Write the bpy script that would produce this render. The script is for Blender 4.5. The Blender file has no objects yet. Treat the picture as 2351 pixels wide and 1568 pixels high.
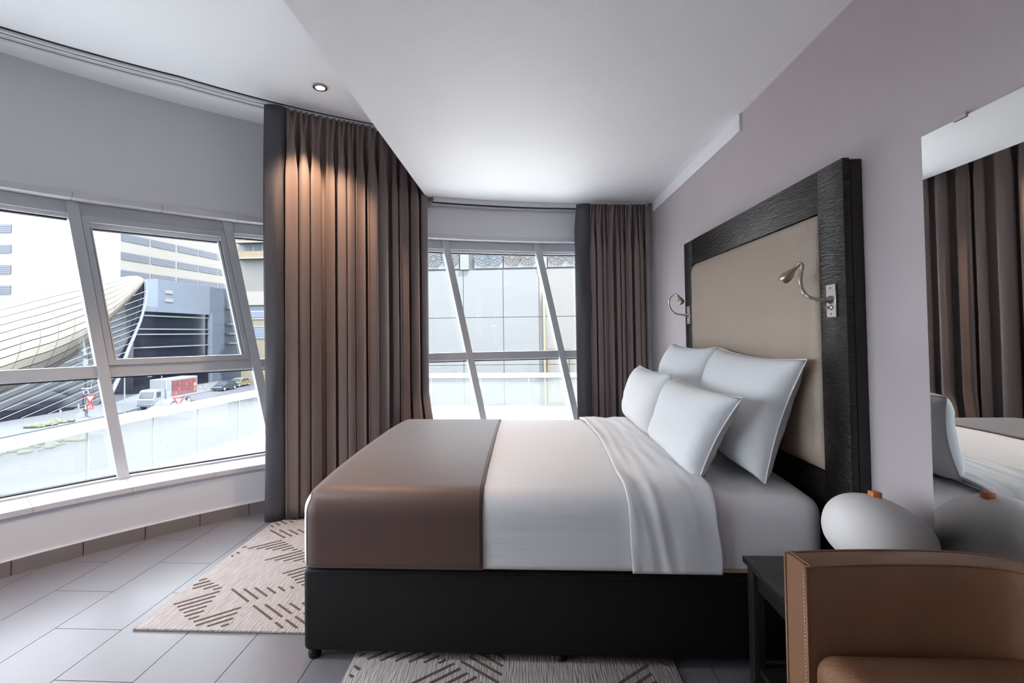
import bpy, bmesh, math, random
from mathutils import Vector, Matrix, noise

random.seed(11)
S = bpy.context.scene
COL = S.collection

# ------------------------------------------------------------------ camera
cam_data = bpy.data.cameras.new('camera')
cam = bpy.data.objects.new('camera', cam_data)
COL.objects.link(cam)
S.camera = cam
YAW, PITCH, ROLL, FPX = 0.0556, 0.0244, -0.0127, 1108.6
def cam_rows():
    cy, sy, cp, sp, cr, sr = math.cos(YAW), math.sin(YAW), math.cos(PITCH), math.sin(PITCH), math.cos(ROLL), math.sin(ROLL)
    A = Matrix(((1, 0, 0), (0, 0, -1), (0, 1, 0)))
    Yw = Matrix(((cy, sy, 0), (-sy, cy, 0), (0, 0, 1)))
    P = Matrix(((1, 0, 0), (0, cp, sp), (0, -sp, cp)))
    Rr = Matrix(((cr, -sr, 0), (sr, cr, 0), (0, 0, 1)))
    return Rr @ P @ A @ Yw
_m = cam_rows()
cam.matrix_world = Matrix.Translation((0, 0, 1.265)) @ Matrix((_m[0], -_m[1], -_m[2])).transposed().to_4x4()
cam_data.sensor_width = 36.0
cam_data.sensor_fit = 'HORIZONTAL'
cam_data.lens = FPX / 2351 * 36.0
cam_data.shift_x = (1175.5 - 1142.06) / 2351
cam_data.shift_y = (735.78 - 784.0) / 2351
cam_data.clip_start = 0.05
cam_data.clip_end = 600

# ------------------------------------------------------------------ world, sun, exposure
w = bpy.data.worlds.new('world')
S.world = w
w.use_nodes = True
bg = w.node_tree.nodes['Background']
bg.inputs['Color'].default_value = (0.86, 0.93, 1.0, 1)
bg.inputs['Strength'].default_value = 2.9
sun_data = bpy.data.lights.new('sun', 'SUN')
sun_data.energy = 7.0
sun_data.angle = 0.02
sun_data.color = (1.0, 0.95, 0.86)
sun = bpy.data.objects.new('sun', sun_data)
COL.objects.link(sun)
sun.rotation_euler = Vector((-0.30, 0.30, -0.905)).to_track_quat('-Z', 'Y').to_euler()
S.view_settings.view_transform = 'Standard'
S.view_settings.look = 'None'
S.view_settings.exposure = 1.82
S.view_settings.gamma = 1.0
S.view_settings.use_curve_mapping = False
S.cycles.use_denoising = True
S.cycles.max_bounces = 10
S.cycles.diffuse_bounces = 6
S.cycles.transparent_max_bounces = 16
S.cycles.sample_clamp_indirect = 6.0
S.cycles.caustics_reflective = False
S.cycles.caustics_refractive = False

# ------------------------------------------------------------------ helpers
def lin(c):
    return tuple(((v / 255) / 12.92 if v / 255 <= 0.04045 else ((v / 255 + 0.055) / 1.055) ** 2.4) for v in c)

MATS = {}
def mat(name, rgb, rough=0.6, metal=0.0, spec=0.5, var=0.0, vscale=8.0, vstretch=(1, 1, 1), bump=0.0, bscale=60.0,
        bstretch=(1, 1, 1), sheen=0.0, coat=0.0, emit=0.0, rvar=0.0):
    if name in MATS:
        return MATS[name]
    m = bpy.data.materials.new(name)
    m.use_nodes = True
    nt = m.node_tree
    b = nt.nodes['Principled BSDF']
    c = lin(rgb)
    b.inputs['Base Color'].default_value = (*c, 1)
    b.inputs['Roughness'].default_value = rough
    b.inputs['Metallic'].default_value = metal
    b.inputs['Specular IOR Level'].default_value = spec
    if sheen:
        b.inputs['Sheen Weight'].default_value = sheen
        b.inputs['Sheen Roughness'].default_value = 0.4
    if coat:
        b.inputs['Coat Weight'].default_value = coat
        b.inputs['Coat Roughness'].default_value = 0.15
    if emit:
        b.inputs['Emission Color'].default_value = (*c, 1)
        b.inputs['Emission Strength'].default_value = emit
    tc = None
    def noise_node(scale, stretch, detail=4):
        nonlocal tc
        if tc is None:
            tc = nt.nodes.new('ShaderNodeTexCoord')
        mp = nt.nodes.new('ShaderNodeMapping')
        mp.inputs['Scale'].default_value = stretch
        nt.links.new(tc.outputs['Object'], mp.inputs['Vector'])
        n = nt.nodes.new('ShaderNodeTexNoise')
        n.inputs['Scale'].default_value = scale
        n.inputs['Detail'].default_value = detail
        nt.links.new(mp.outputs['Vector'], n.inputs['Vector'])
        return n
    if var:
        n = noise_node(vscale, vstretch)
        r = nt.nodes.new('ShaderNodeValToRGB')
        r.color_ramp.elements[0].position = 0.3
        r.color_ramp.elements[1].position = 0.7
        r.color_ramp.elements[0].color = (*[max(0, v * (1 - var)) for v in c], 1)
        r.color_ramp.elements[1].color = (*[min(1, v * (1 + var)) for v in c], 1)
        nt.links.new(n.outputs['Fac'], r.inputs['Fac'])
        nt.links.new(r.outputs['Color'], b.inputs['Base Color'])
        if rvar:
            mr = nt.nodes.new('ShaderNodeMapRange')
            mr.inputs['To Min'].default_value = max(0, rough - rvar)
            mr.inputs['To Max'].default_value = min(1, rough + rvar)
            nt.links.new(n.outputs['Fac'], mr.inputs['Value'])
            nt.links.new(mr.outputs['Result'], b.inputs['Roughness'])
    if bump:
        n = noise_node(bscale, bstretch, 3)
        bp = nt.nodes.new('ShaderNodeBump')
        bp.inputs['Strength'].default_value = bump
        bp.inputs['Distance'].default_value = 0.01
        nt.links.new(n.outputs['Fac'], bp.inputs['Height'])
        nt.links.new(bp.outputs['Normal'], b.inputs['Normal'])
    MATS[name] = m
    return m

def glass_mat(name, tint=(1, 1, 1), gloss=0.06, haze=0.0, hazecol=(1, 1, 1), rough=0.0):
    if name in MATS:
        return MATS[name]
    m = bpy.data.materials.new(name)
    m.use_nodes = True
    nt = m.node_tree
    nt.nodes.clear()
    out = nt.nodes.new('ShaderNodeOutputMaterial')
    tr = nt.nodes.new('ShaderNodeBsdfTransparent')
    tr.inputs['Color'].default_value = (*tint, 1)
    gl = nt.nodes.new('ShaderNodeBsdfGlossy')
    gl.inputs['Roughness'].default_value = rough
    mx = nt.nodes.new('ShaderNodeMixShader')
    mx.inputs['Fac'].default_value = gloss
    nt.links.new(tr.outputs[0], mx.inputs[1])
    nt.links.new(gl.outputs[0], mx.inputs[2])
    last = mx
    if haze:
        df = nt.nodes.new('ShaderNodeBsdfDiffuse')
        df.inputs['Color'].default_value = (*hazecol, 1)
        m2 = nt.nodes.new('ShaderNodeMixShader')
        m2.inputs['Fac'].default_value = haze
        nt.links.new(mx.outputs[0], m2.inputs[1])
        nt.links.new(df.outputs[0], m2.inputs[2])
        last = m2
    nt.links.new(last.outputs[0], out.inputs['Surface'])
    MATS[name] = m
    return m

def wloc(o):
    p = Vector((0, 0, 0))
    while o is not None:
        p += o.location
        o = o.parent
    return p

def tag(o, label=None, cat=None, group=None, kind=None):
    if label: o['label'] = label
    if cat: o['category'] = cat
    if group: o['group'] = group
    if kind: o['kind'] = kind
    return o

def thing(name, loc, label, cat, group=None):
    o = bpy.data.objects.new(name, None)
    o.empty_display_size = 0.1
    o.location = loc
    COL.objects.link(o)
    return tag(o, label, cat, group)

def add(name, VF, m, parent=None, smooth=40, label=None):
    """world-space verts -> one mesh object; smooth = auto-smooth angle in degrees (0 = flat)"""
    V, F = VF
    V = [Vector(v) for v in V]
    if parent is None:
        xs = [v.x for v in V]; ys = [v.y for v in V]; zs = [v.z for v in V]
        off = Vector(((min(xs) + max(xs)) / 2, (min(ys) + max(ys)) / 2, min(zs)))
    else:
        off = wloc(parent)
    me = bpy.data.meshes.new(name)
    me.from_pydata([tuple(v - off) for v in V], [], F)
    me.validate()
    bm = bmesh.new(); bm.from_mesh(me)
    bmesh.ops.recalc_face_normals(bm, faces=bm.faces)
    bm.to_mesh(me); bm.free()
    if smooth:
        me.shade_smooth()
        if smooth < 180:
            me.set_sharp_from_angle(angle=math.radians(smooth))
    if m: me.materials.append(m)
    o = bpy.data.objects.new(name, me)
    COL.objects.link(o)
    if parent is None:
        o.location = off
    else:
        o.parent = parent
    if label: o['label'] = label
    return o

def struct(o):
    o['kind'] = 'structure'
    return o

def join(*parts):
    V, F = [], []
    for v, f in parts:
        n = len(V)
        V += list(v); F += [tuple(i + n for i in q) for q in f]
    return V, F

BOXF = [(0, 1, 3, 2), (4, 6, 7, 5), (0, 4, 5, 1), (2, 3, 7, 6), (0, 2, 6, 4), (1, 5, 7, 3)]
def box(x0, x1, y0, y1, z0, z1):
    return [(x, y, z) for x in (x0, x1) for y in (y0, y1) for z in (z0, z1)], list(BOXF)

def rbox(x0, x1, y0, y1, z0, z1, r=0.005, seg=2):
    bm = bmesh.new()
    bmesh.ops.create_cube(bm, size=1)
    for v in bm.verts:
        v.co = Vector(((x0 + x1) / 2 + v.co.x * (x1 - x0), (y0 + y1) / 2 + v.co.y * (y1 - y0), (z0 + z1) / 2 + v.co.z * (z1 - z0)))
    bmesh.ops.bevel(bm, geom=bm.edges[:], offset=r, segments=seg, affect='EDGES', profile=0.5)
    bm.verts.index_update()
    V = [tuple(v.co) for v in bm.verts]; F = [tuple(v.index for v in f.verts) for f in bm.faces]
    bm.free()
    return V, F

def prism(poly, z0, z1):
    n = len(poly)
    V = [(x, y, z0) for x, y in poly] + [(x, y, z1) for x, y in poly]
    F = [tuple(range(n))[::-1], tuple(range(n, 2 * n))] + [(i, (i + 1) % n, (i + 1) % n + n, i + n) for i in range(n)]
    return V, F

def tube(path, r, n=10, caps=True):
    path = [Vector(p) for p in path]
    rs = r if isinstance(r, (list, tuple)) else [r] * len(path)
    V, F = [], []
    t = (path[1] - path[0]).normalized()
    up = Vector((0, 0, 1)) if abs(t.z) < 0.9 else Vector((1, 0, 0))
    a = t.cross(up).normalized()
    for i, p in enumerate(path):
        if 0 < i < len(path) - 1: t = (path[i + 1] - path[i - 1]).normalized()
        elif i == 0: t = (path[1] - path[0]).normalized()
        else: t = (path[-1] - path[-2]).normalized()
        a = (a - t * a.dot(t))
        a = a.normalized() if a.length > 1e-6 else t.orthogonal().normalized()
        b = t.cross(a)
        for k in range(n):
            q = 2 * math.pi * k / n
            V.append(tuple(p + (a * math.cos(q) + b * math.sin(q)) * rs[i]))
    for i in range(len(path) - 1):
        for k in range(n):
            F.append((i * n + k, i * n + (k + 1) % n, (i + 1) * n + (k + 1) % n, (i + 1) * n + k))
    if caps:
        F.append(tuple(range(n))[::-1])
        F.append(tuple(range((len(path) - 1) * n, len(path) * n)))
    return V, F

def lathe(profile, origin, axis=(0, 0, 1), n=20, caps=True):
    ax = Vector(axis).normalized()
    a = ax.orthogonal().normalized(); b = ax.cross(a); o = Vector(origin)
    V, F = [], []
    for r, h in profile:
        for k in range(n):
            q = 2 * math.pi * k / n
            V.append(tuple(o + ax * h + (a * math.cos(q) + b * math.sin(q)) * max(r, 1e-4)))
    for i in range(len(profile) - 1):
        for k in range(n):
            F.append((i * n + k, i * n + (k + 1) % n, (i + 1) * n + (k + 1) % n, (i + 1) * n + k))
    if caps:
        F.append(tuple(range(n))[::-1]); F.append(tuple(range((len(profile) - 1) * n, len(profile) * n)))
    return V, F

def grid(nu, nv, fn):
    V = [fn(i / nu, j / nv) for i in range(nu + 1) for j in range(nv + 1)]
    F = [(i * (nv + 1) + j, (i + 1) * (nv + 1) + j, (i + 1) * (nv + 1) + j + 1, i * (nv + 1) + j + 1) for i in range(nu) for j in range(nv)]
    return V, F

def catmull(pts, k=8):
    pts = [Vector(p) for p in pts]
    P = [pts[0] * 2 - pts[1]] + pts + [pts[-1] * 2 - pts[-2]]
    out = []
    for i in range(1, len(P) - 2):
        for j in range(k):
            t = j / k
            a, b, c, d = P[i - 1], P[i], P[i + 1], P[i + 2]
            out.append(0.5 * ((2 * b) + (c - a) * t + (2 * a - 5 * b + 4 * c - d) * t * t + (3 * b - a - 3 * c + d) * t ** 3))
    out.append(pts[-1])
    return out

def solid(o, t, offset=-1):
    md = o.modifiers.new('thickness', 'SOLIDIFY'); md.thickness = t; md.offset = offset
    return o

# the curved window wall: concentric arcs
CX, CY = 1.194, -0.347
def arc(a, R):
    a = math.radians(a)
    return CX + R * math.cos(a), CY + R * math.sin(a)
def arcband(R0, R1, a0, a1, z0, z1, n=None):
    n = n or max(1, int(abs(a1 - a0) / 1.2))
    V, F = [], []
    for i in range(n + 1):
        a = a0 + (a1 - a0) * i / n
        for R in (R0, R1):
            x, y = arc(a, R)
            V += [(x, y, z0), (x, y, z1)]
    for i in range(n):
        k = i * 4; l = k + 4
        F += [(k, k + 1, l + 1, l), (k + 2, l + 2, l + 3, k + 3), (k, l, l + 2, k + 2), (k + 1, k + 3, l + 3, l + 1)]
    F += [(0, 2, 3, 1), (n * 4, n * 4 + 1, n * 4 + 3, n * 4 + 2)]
    return V, F

# ------------------------------------------------------------------ materials
M_white = mat('white_plaster', (217, 217, 221), 0.75, bump=0.05, bscale=180)
M_ceil = mat('ceiling_plaster', (240, 241, 243), 0.65, bump=0.10, bscale=160)
M_ceil_soff = mat('textured_ceiling_paint', (238, 237, 240), 0.6, bump=0.22, bscale=110)
M_taupe = mat('taupe_wall_paint', (184, 173, 175), 0.55, var=0.03, vscale=1.2, bump=0.06, bscale=140)
M_grout = mat('dark_grout', (78, 74, 76), 0.9)
M_tile = mat('taupe_porcelain', (108, 105, 111), 0.34, var=0.04, vscale=3, bump=0.03, bscale=200)
M_skirt = mat('skirting_porcelain', (128, 119, 117), 0.4, var=0.05, vscale=4)
M_stone = mat('grey_sill_stone', (205, 203, 208), 0.16, var=0.03, vscale=6)
M_alu = mat('grey_aluminium', (184, 185, 189), 0.42, metal=0.15)
M_bead = mat('white_glazing_bead', (235, 236, 238), 0.4)
M_black = mat('black_gasket', (24, 24, 26), 0.7)
M_glass = glass_mat('window_glass', (0.97, 0.985, 0.99), 0.05, 0.0)
M_curtain = mat('taupe_curtain_cloth', (112, 98, 95), 0.6, var=0.05, vscale=5, vstretch=(1, 1, 0.1), bump=0.1, bscale=300, sheen=0.15)
M_lining = mat('charcoal_blackout_lining', (62, 60, 66), 0.55, bump=0.15, bscale=14)
M_track = mat('white_track_metal', (215, 215, 216), 0.45)
M_trackdark = mat('track_groove_shade', (38, 36, 38), 0.7)  # near-black colour puts the shade between the rails into the plate
M_divan = mat('black_leatherette', (16, 14, 14), 0.55, spec=0.25, bump=0.12, bscale=220)
M_sheet = mat('white_sheet_cotton', (228, 226, 228), 0.75, bump=0.05, bscale=40)
M_duvet = mat('white_duvet_cotton', (212, 213, 216), 0.72, bump=0.18, bscale=14, bstretch=(0.35, 2.2, 3.0), sheen=0.1)
M_duvet2 = mat('white_duvet_cotton_fold', (214, 215, 218), 0.72, bump=0.12, bscale=10, bstretch=(3.0, 0.7, 0.7), sheen=0.1)
M_pillow = mat('white_pillow_cotton', (216, 217, 219), 0.75, bump=0.08, bscale=16)
M_runner = mat('brown_satin_runner', (80, 58, 52), 0.5, spec=0.5, bump=0.03, bscale=250, sheen=0.35)
M_hem = mat('dark_brown_stitch', (84, 60, 55), 0.6)
M_matt_border = mat('tan_mattress_border', (196, 168, 140), 0.7)
M_wenge = mat('dark_stained_oak', (27, 23, 22), 0.30, spec=0.45, var=0.35, vscale=26, vstretch=(1, 1, 9), bump=0.9, bscale=16, bstretch=(1, 1.6, 10))
M_wenge_h = mat('dark_stained_oak_rail', (27, 23, 22), 0.30, spec=0.45, var=0.35, vscale=26, vstretch=(1, 1.0, 9), bump=0.8, bscale=16, bstretch=(1, 1.2, 10))
M_wengeplain = mat('dark_veneer', (26, 22, 23), 0.5)
M_tanpad = mat('tan_leather_pad', (162, 145, 131), 0.34, spec=0.5, bump=0.22, bscale=190)
M_chrome = mat('brushed_nickel', (190, 182, 178), 0.25, metal=1.0)
M_steel = mat('brushed_steel_plate', (214, 204, 202), 0.35, metal=0.8, var=0.05, vscale=40, vstretch=(1, 8, 1))
M_bronze = mat('aged_nickel_head', (168, 156, 142), 0.3, metal=1.0)
M_dark = mat('dark_metal', (40, 34, 34), 0.4, metal=0.4)
M_table = mat('dark_stained_table', (38, 34, 33), 0.35, var=0.2, vscale=30, vstretch=(6, 1, 1))
M_ceramic = mat('matt_white_ceramic', (226, 220, 217), 0.55)
M_orange = mat('orange_wood', (206, 122, 66), 0.5, var=0.15, vscale=60)
M_leather = mat('tan_leather', (130, 92, 68), 0.42, var=0.06, vscale=7, bump=0.2, bscale=150)
M_leather_in = mat('tan_leather_inner', (150, 108, 82), 0.45, var=0.06, vscale=5, bump=0.15, bscale=150)
M_thread = mat('cream_thread', (212, 190, 170), 0.8)
M_rug = mat('oatmeal_wool', (158, 151, 150), 0.95, var=0.16, vscale=60, vstretch=(2.2, 0.25, 1), bump=1.0, bscale=70, bstretch=(2.2, 0.25, 1))
M_rug_dark = mat('dark_brown_wool', (82, 66, 62), 0.95, bump=0.6, bscale=150)

def mirror_mat():
    m = bpy.data.materials.new('silver_mirror')
    m.use_nodes = True
    b = m.node_tree.nodes['Principled BSDF']
    b.inputs['Base Color'].default_value = (0.86, 0.89, 0.89, 1)
    b.inputs['Metallic'].default_value = 1
    b.inputs['Roughness'].default_value = 0.01
    return m
M_mirror = mirror_mat()

# ------------------------------------------------------------------ room shell
R_LOW, R_UP, R_FR, R_GL = 4.85, 5.00, 5.10, 5.18
XW, YR = 1.21, -2.4
ZC, ZS = 2.87, 2.455

def clip_room(poly, R):
    """clip a polygon to the room: x <= XW, y >= YR, inside the arc (convex)"""
    planes = [((1, 0), XW), ((0, -1), -YR)]
    for a in range(89, 206, 2):
        q = math.radians(a)
        n = (math.cos(q), math.sin(q))
        planes.append((n, n[0] * CX + n[1] * CY + R))
    for n, c in planes:
        out = []
        for i in range(len(poly)):
            p, q = poly[i], poly[(i + 1) % len(poly)]
            dp, dq = n[0] * p[0] + n[1] * p[1] - c, n[0] * q[0] + n[1] * q[1] - c
            if dp <= 0: out.append(p)
            if dp * dq < 0:
                t = dp / (dp - dq); out.append((p[0] + (q[0] - p[0]) * t, p[1] + (q[1] - p[1]) * t))
        poly = out
        if len(poly) < 3: return None
    return poly

floor_poly = clip_room([(-5, -3), (3, -3), (3, 6), (-5, 6)], R_LOW + 0.1)
floor = struct(add('floor', prism(floor_poly, -0.12, -0.003), M_grout, smooth=0))
tw, tl, g = 0.3045, 0.6, 0.0016
for ix in range(-6, 11):
    x0 = -1.755 + ix * tw
    ph = 2.024 if ix % 2 else 1.722
    for iy in range(-8, 6):
        y0 = ph + iy * tl
        pl = clip_room([(x0 + g, y0 + g), (x0 + tw - g, y0 + g), (x0 + tw - g, y0 + tl - g), (x0 + g, y0 + tl - g)], R_LOW)
        if pl:
            area = abs(sum(pl[i][0] * pl[(i + 1) % len(pl)][1] - pl[(i + 1) % len(pl)][0] * pl[i][1] for i in range(len(pl)))) / 2
            if area > 0.0008:
                add('tile', prism(pl, -0.003, 0.0), M_tile, floor, smooth=0)

A0, A1, A2 = 97.3, 190.5, 206.0
struct(add('wall_left', arcband(R_LOW, 5.3, A0, A2, 0, 0.31), M_white))
struct(add('wall_front', arcband(R_UP, 5.3, 89.85, A2, 2.15, ZC), M_white))
struct(add('wall_back', arcband(R_UP, 5.3, 89.85, A0, 0, 2.15), M_white))
struct(add('wall_side', arcband(R_UP, 5.3, A1, A2, 0.31, 2.15), M_white))
struct(add('wall_right', box(XW, XW + 0.2, YR - 0.2, 4.98, -0.1, ZC), M_taupe, smooth=0))
struct(add('wall_rear', box(-4.2, XW, YR - 0.2, YR, -0.1, ZC), M_white, smooth=0))
ceil_obj = struct(add('ceiling', box(-4.4, XW + 0.2, YR - 0.2, 5.2, ZC, ZC + 0.15), M_ceil, smooth=0))
sp = [(-0.84, YR), (XW, YR), (XW, arc(89.9, 4.93)[1])] + [arc(a, 4.93) for a in (92, 94, 96, 98, 100, 102, 104, 106, 108, 110, 112)]
sp += [(-0.84, CY + math.sqrt(4.93 ** 2 - (CX + 0.84) ** 2))]
add('soffit', prism(sp, ZS, ZC), M_ceil_soff, ceil_obj, smooth=0)
struct(add('trim_1', rbox(XW - 0.012, XW, 2.71, 4.5, 2.36, ZS, 0.002, 1), M_ceil_soff, smooth=0))
bb = struct(add('baseboard_left', arcband(R_LOW - 0.004, R_LOW, A0, A2, 0, 0.078), M_grout))
a = 99.1
while a < A2 - 3.6:
    add('tile', arcband(R_LOW - 0.012, R_LOW - 0.004, a + 0.025, a + 3.475, 0.0, 0.08, 3), M_skirt, bb)
    a += 3.5
struct(add('trim_2', arcband(R_LOW - 0.012, R_LOW, A0, A2, 0.08, 0.084), M_stone))

# ------------------------------------------------------------------ window
win = bpy.data.objects.new('window_1', None); win['kind'] = 'structure'
win.location = (*arc(130, 5.15), 0.31); COL.objects.link(win)
ZT, ZB = 2.11, 0.34
mull = [(190.5, 190.5, 0), (180.7, 177.6, 1), (170.9, 167.8, 1), (161.1, 158.0, 1), (151.3, 148.1, 1), (141.48, 138.47, 1), (131.7, 128.0, 1), (121.85, 118.0, 1), (111.97, 107.85, 1), (102.0, 97.75, 1), (97.3, 97.3, 0)]  # the first bays are unseen, continued past the view for more daylight
def aat(i, z):
    t, b, _ = mull[i]
    return b + (t - b) * (z - ZB) / (2.09 - ZB)
def slant_box(i, z0, z1, wd, R0, R1, da=0.0):
    V = []
    for z in (z0, z1):
        q = math.radians(aat(i, z) + da)
        n = Vector((math.cos(q), math.sin(q), 0)); t = Vector((-math.sin(q), math.cos(q), 0))
        for R in (R0, R1):
            for s in (-1, 1):
                p = Vector((CX, CY, z)) + n * R + t * s * wd / 2
                V.append(tuple(p))
    return V, [(0, 1, 3, 2), (4, 6, 7, 5), (0, 4, 5, 1), (2, 3, 7, 6), (0, 2, 6, 4), (1, 5, 7, 3)]
def bay_box(i, z0, z1, R0, R1, inset=0.0, n=1):
    """rail between mullion i and i+1, straight within the bay"""
    V = []
    for z in (z0, z1):
        e = []
        for j, sg in ((i, -1), (i + 1, 1)):
            hw = 0.03 if mull[j][2] else 0.0
            e.append(aat(j, z) + sg * math.degrees((hw + inset) / 5.1))
        for R in (R0, R1):
            for ang in e:
                V.append((*arc(ang, R), z))
    return V, [(0, 1, 3, 2), (4, 6, 7, 5), (0, 4, 5, 1), (2, 3, 7, 6), (0, 2, 6, 4), (1, 5, 7, 3)]
for i, (t, b, real) in enumerate(mull):
    if real:
        add('mullion', slant_box(i, ZB, ZT, 0.06, 5.085, 5.185), M_alu, win, smooth=0)
for i in range(len(mull) - 1):
    last = i == len(mull) - 2
    sash = i in (1, 5)
    add('head_rail', bay_box(i, 2.035, ZT, R_FR, 5.18), M_alu, win, smooth=0)
    add('transom', bay_box(i, 1.018, 1.082, R_FR, 5.18), M_alu, win, smooth=0)
    add('bottom_rail', bay_box(i, ZB, 0.352, R_FR + 0.01, 5.18), M_alu, win, smooth=0)
    if not sash:
        add('glazing_bead', bay_box(i, 2.012, 2.035, 5.13, 5.18), M_bead, win, smooth=0)
        add('gasket', bay_box(i, 2.002, 2.012, 5.15, 5.18), M_black, win, smooth=0)
    add('glazing_bead', bay_box(i, 1.004, 1.018, 5.13, 5.18), M_bead, win, smooth=0)
    add('gasket', bay_box(i, 0.995, 1.004, 5.15, 5.18), M_black, win, smooth=0)
    add('gasket', bay_box(i, 0.352, 0.359, 5.15, 5.18), M_black, win, smooth=0)
    add('pane', bay_box(i, 0.35, 1.03, 5.178, 5.184), M_glass, win, smooth=0)
    add('pane', bay_box(i, 1.06, 2.05, 5.178, 5.184), M_glass, win, smooth=0)
    if sash:
        # an opening sash: mitred frame standing proud inside the bay
        sa = add('sash_frame', join(bay_box(i, 1.995, 2.033, 5.09, 5.18, 0.002), bay_box(i, 1.084, 1.122, 5.09, 5.18, 0.002),
                 slant_box(i, 1.084, 2.033, 0.034, 5.09, 5.18, -math.degrees(0.05 / 5.1)),
                 slant_box(i + 1, 1.084, 2.033, 0.034, 5.09, 5.18, math.degrees(0.05 / 5.1))), M_alu, win, smooth=0)
        add('glazing_bead', join(bay_box(i, 1.965, 1.995, 5.13, 5.18, 0.036), slant_box(i, 1.122, 1.995, 0.016, 5.13, 5.18, -math.degrees(0.075 / 5.1)),
                 slant_box(i + 1, 1.122, 1.995, 0.016, 5.13, 5.18, math.degrees(0.075 / 5.1))), M_bead, sa, smooth=0)
        add('gasket', join(bay_box(i, 1.957, 1.965, 5.14, 5.18, 0.05), slant_box(i, 1.122, 1.965, 0.005, 5.10, 5.18, -math.degrees(0.069 / 5.1)),
                 slant_box(i + 1, 1.122, 1.965, 0.005, 5.10, 5.18, math.degrees(0.069 / 5.1))), M_black, sa, smooth=0)
a = 101.61 - 5.25 * 1
edges = []
while a < A1:
    edges.append((max(a, A0), min(a + 5.25, A1))); a += 5.25
for e0, e1 in edges:
    add('sill_slab', arcband(R_LOW - 0.012, 5.2, e0 + 0.012, e1 - 0.012, 0.31, 0.34, 4), M_stone, win)
    add('head_slab', arcband(R_UP - 0.008, 5.2, e0 - 2.0 + 0.012 if e0 > A0 + 2 else A0, min(e1 - 2.0 - 0.012, A1), 2.112, 2.15, 4), M_stone, win)

# ------------------------------------------------------------------ curtain tracks, downlight
def track_left():
    t = thing('curtain_track', (*arc(135, 4.64), 2.83), 'double aluminium curtain track on the high ceiling above the wide window', 'curtain track')
    def band(r0, r1, z0, z1):
        n = 60; V, F = [], []
        for i in range(n + 1):
            ang = 118.5 + (164 - 118.5) * i / n
            dr = max(0, ang - 136) / 9 * 0.10
            for R in (r0 + dr, r1 + dr):
                x, y = arc(ang, R); V += [(x, y, z0), (x, y, z1)]
        for i in range(n):
            k = i * 4; l = k + 4
            F += [(k, k + 1, l + 1, l), (k + 2, l + 2, l + 3, k + 3), (k, l, l + 2, k + 2), (k + 1, k + 3, l + 3, l + 1)]
        F += [(0, 2, 3, 1), (n * 4, n * 4 + 1, n * 4 + 3, n * 4 + 2)]
        return V, F
    add('groove_shade', band(4.574, 4.712, 2.864, 2.87), M_trackdark, t)
    for r0, r1, z0 in ((4.58, 4.600, 2.850), (4.610, 4.634, 2.848), (4.646, 4.660, 2.852), (4.672, 4.690, 2.850), (4.698, 4.708, 2.854)):
        add('rail', band(r0, r1, z0, 2.866), M_track, t)
    return t
track_left()
def track_back():
    t = thing('curtain_track', (*arc(102, 4.94), 2.40), 'white double curtain track along the soffit edge above the narrow window', 'curtain track')
    add('rail', arcband(4.895, 4.932, 90.4, 113.7, 2.418, 2.455), M_track, t)
    add('groove_shade', arcband(4.932, 4.948, 90.4, 113.7, 2.41, 2.42), M_trackdark, t)
    add('rail', arcband(4.948, 4.985, 90.4, 113.7, 2.40, 2.418), M_track, t)
    add('hanger', arcband(4.93, 4.99, 90.4, 113.7, 2.42, 2.452), M_track, t)
    add('end_bracket', rbox(-0.82, -0.80, 4.17, 4.22, 2.385, 2.42, 0.003, 1), M_matt_border, t)
    return t
track_back()

M_lens = mat('lit_lamp_lens', (255, 236, 205), 0.5, emit=14)
def downlight(x, y, label, watts, color):
    dl = thing('ceiling_downlight', (x, y, 2.845), label, 'downlight', 'recessed ceiling downlights')
    add('trim_ring', lathe([(0.030, 0.0), (0.045, 0.0), (0.046, 0.006), (0.043, 0.010), (0.031, 0.025), (0.030, 0.025)], (x, y, 2.86), (0, 0, 1), 28, False), M_chrome, dl)
    add('lens', lathe([(0.0, 0.0), (0.029, 0.0), (0.029, 0.004), (0.0, 0.004)], (x, y, 2.866), (0, 0, 1), 24), M_lens, dl)
    ld = bpy.data.lights.new('downlight_beam', 'SPOT')
    ld.energy = watts; ld.color = color; ld.spot_size = math.radians(100); ld.spot_blend = 0.5; ld.shadow_soft_size = 0.03
    lo = bpy.data.objects.new('downlight_beam', ld); COL.objects.link(lo)
    lo.parent = dl; lo.location = (0, 0, 0.008)
downlight(-1.299, 3.022, 'round recessed downlight glowing in the high ceiling beside the curtain', 38, (1.0, 0.66, 0.42))
downlight(-2.05, 1.35, 'unseen fill downlight added over the floor beside the wide window, away from the curtain', 45, (1.0, 0.96, 0.92))  # lamp added out of view to brighten the window side
downlight(-2.05, -0.35, 'unseen fill downlight added in the high ceiling near the rear wall', 45, (1.0, 0.96, 0.92))  # second lamp added out of view, behind the camera, as fill

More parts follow.
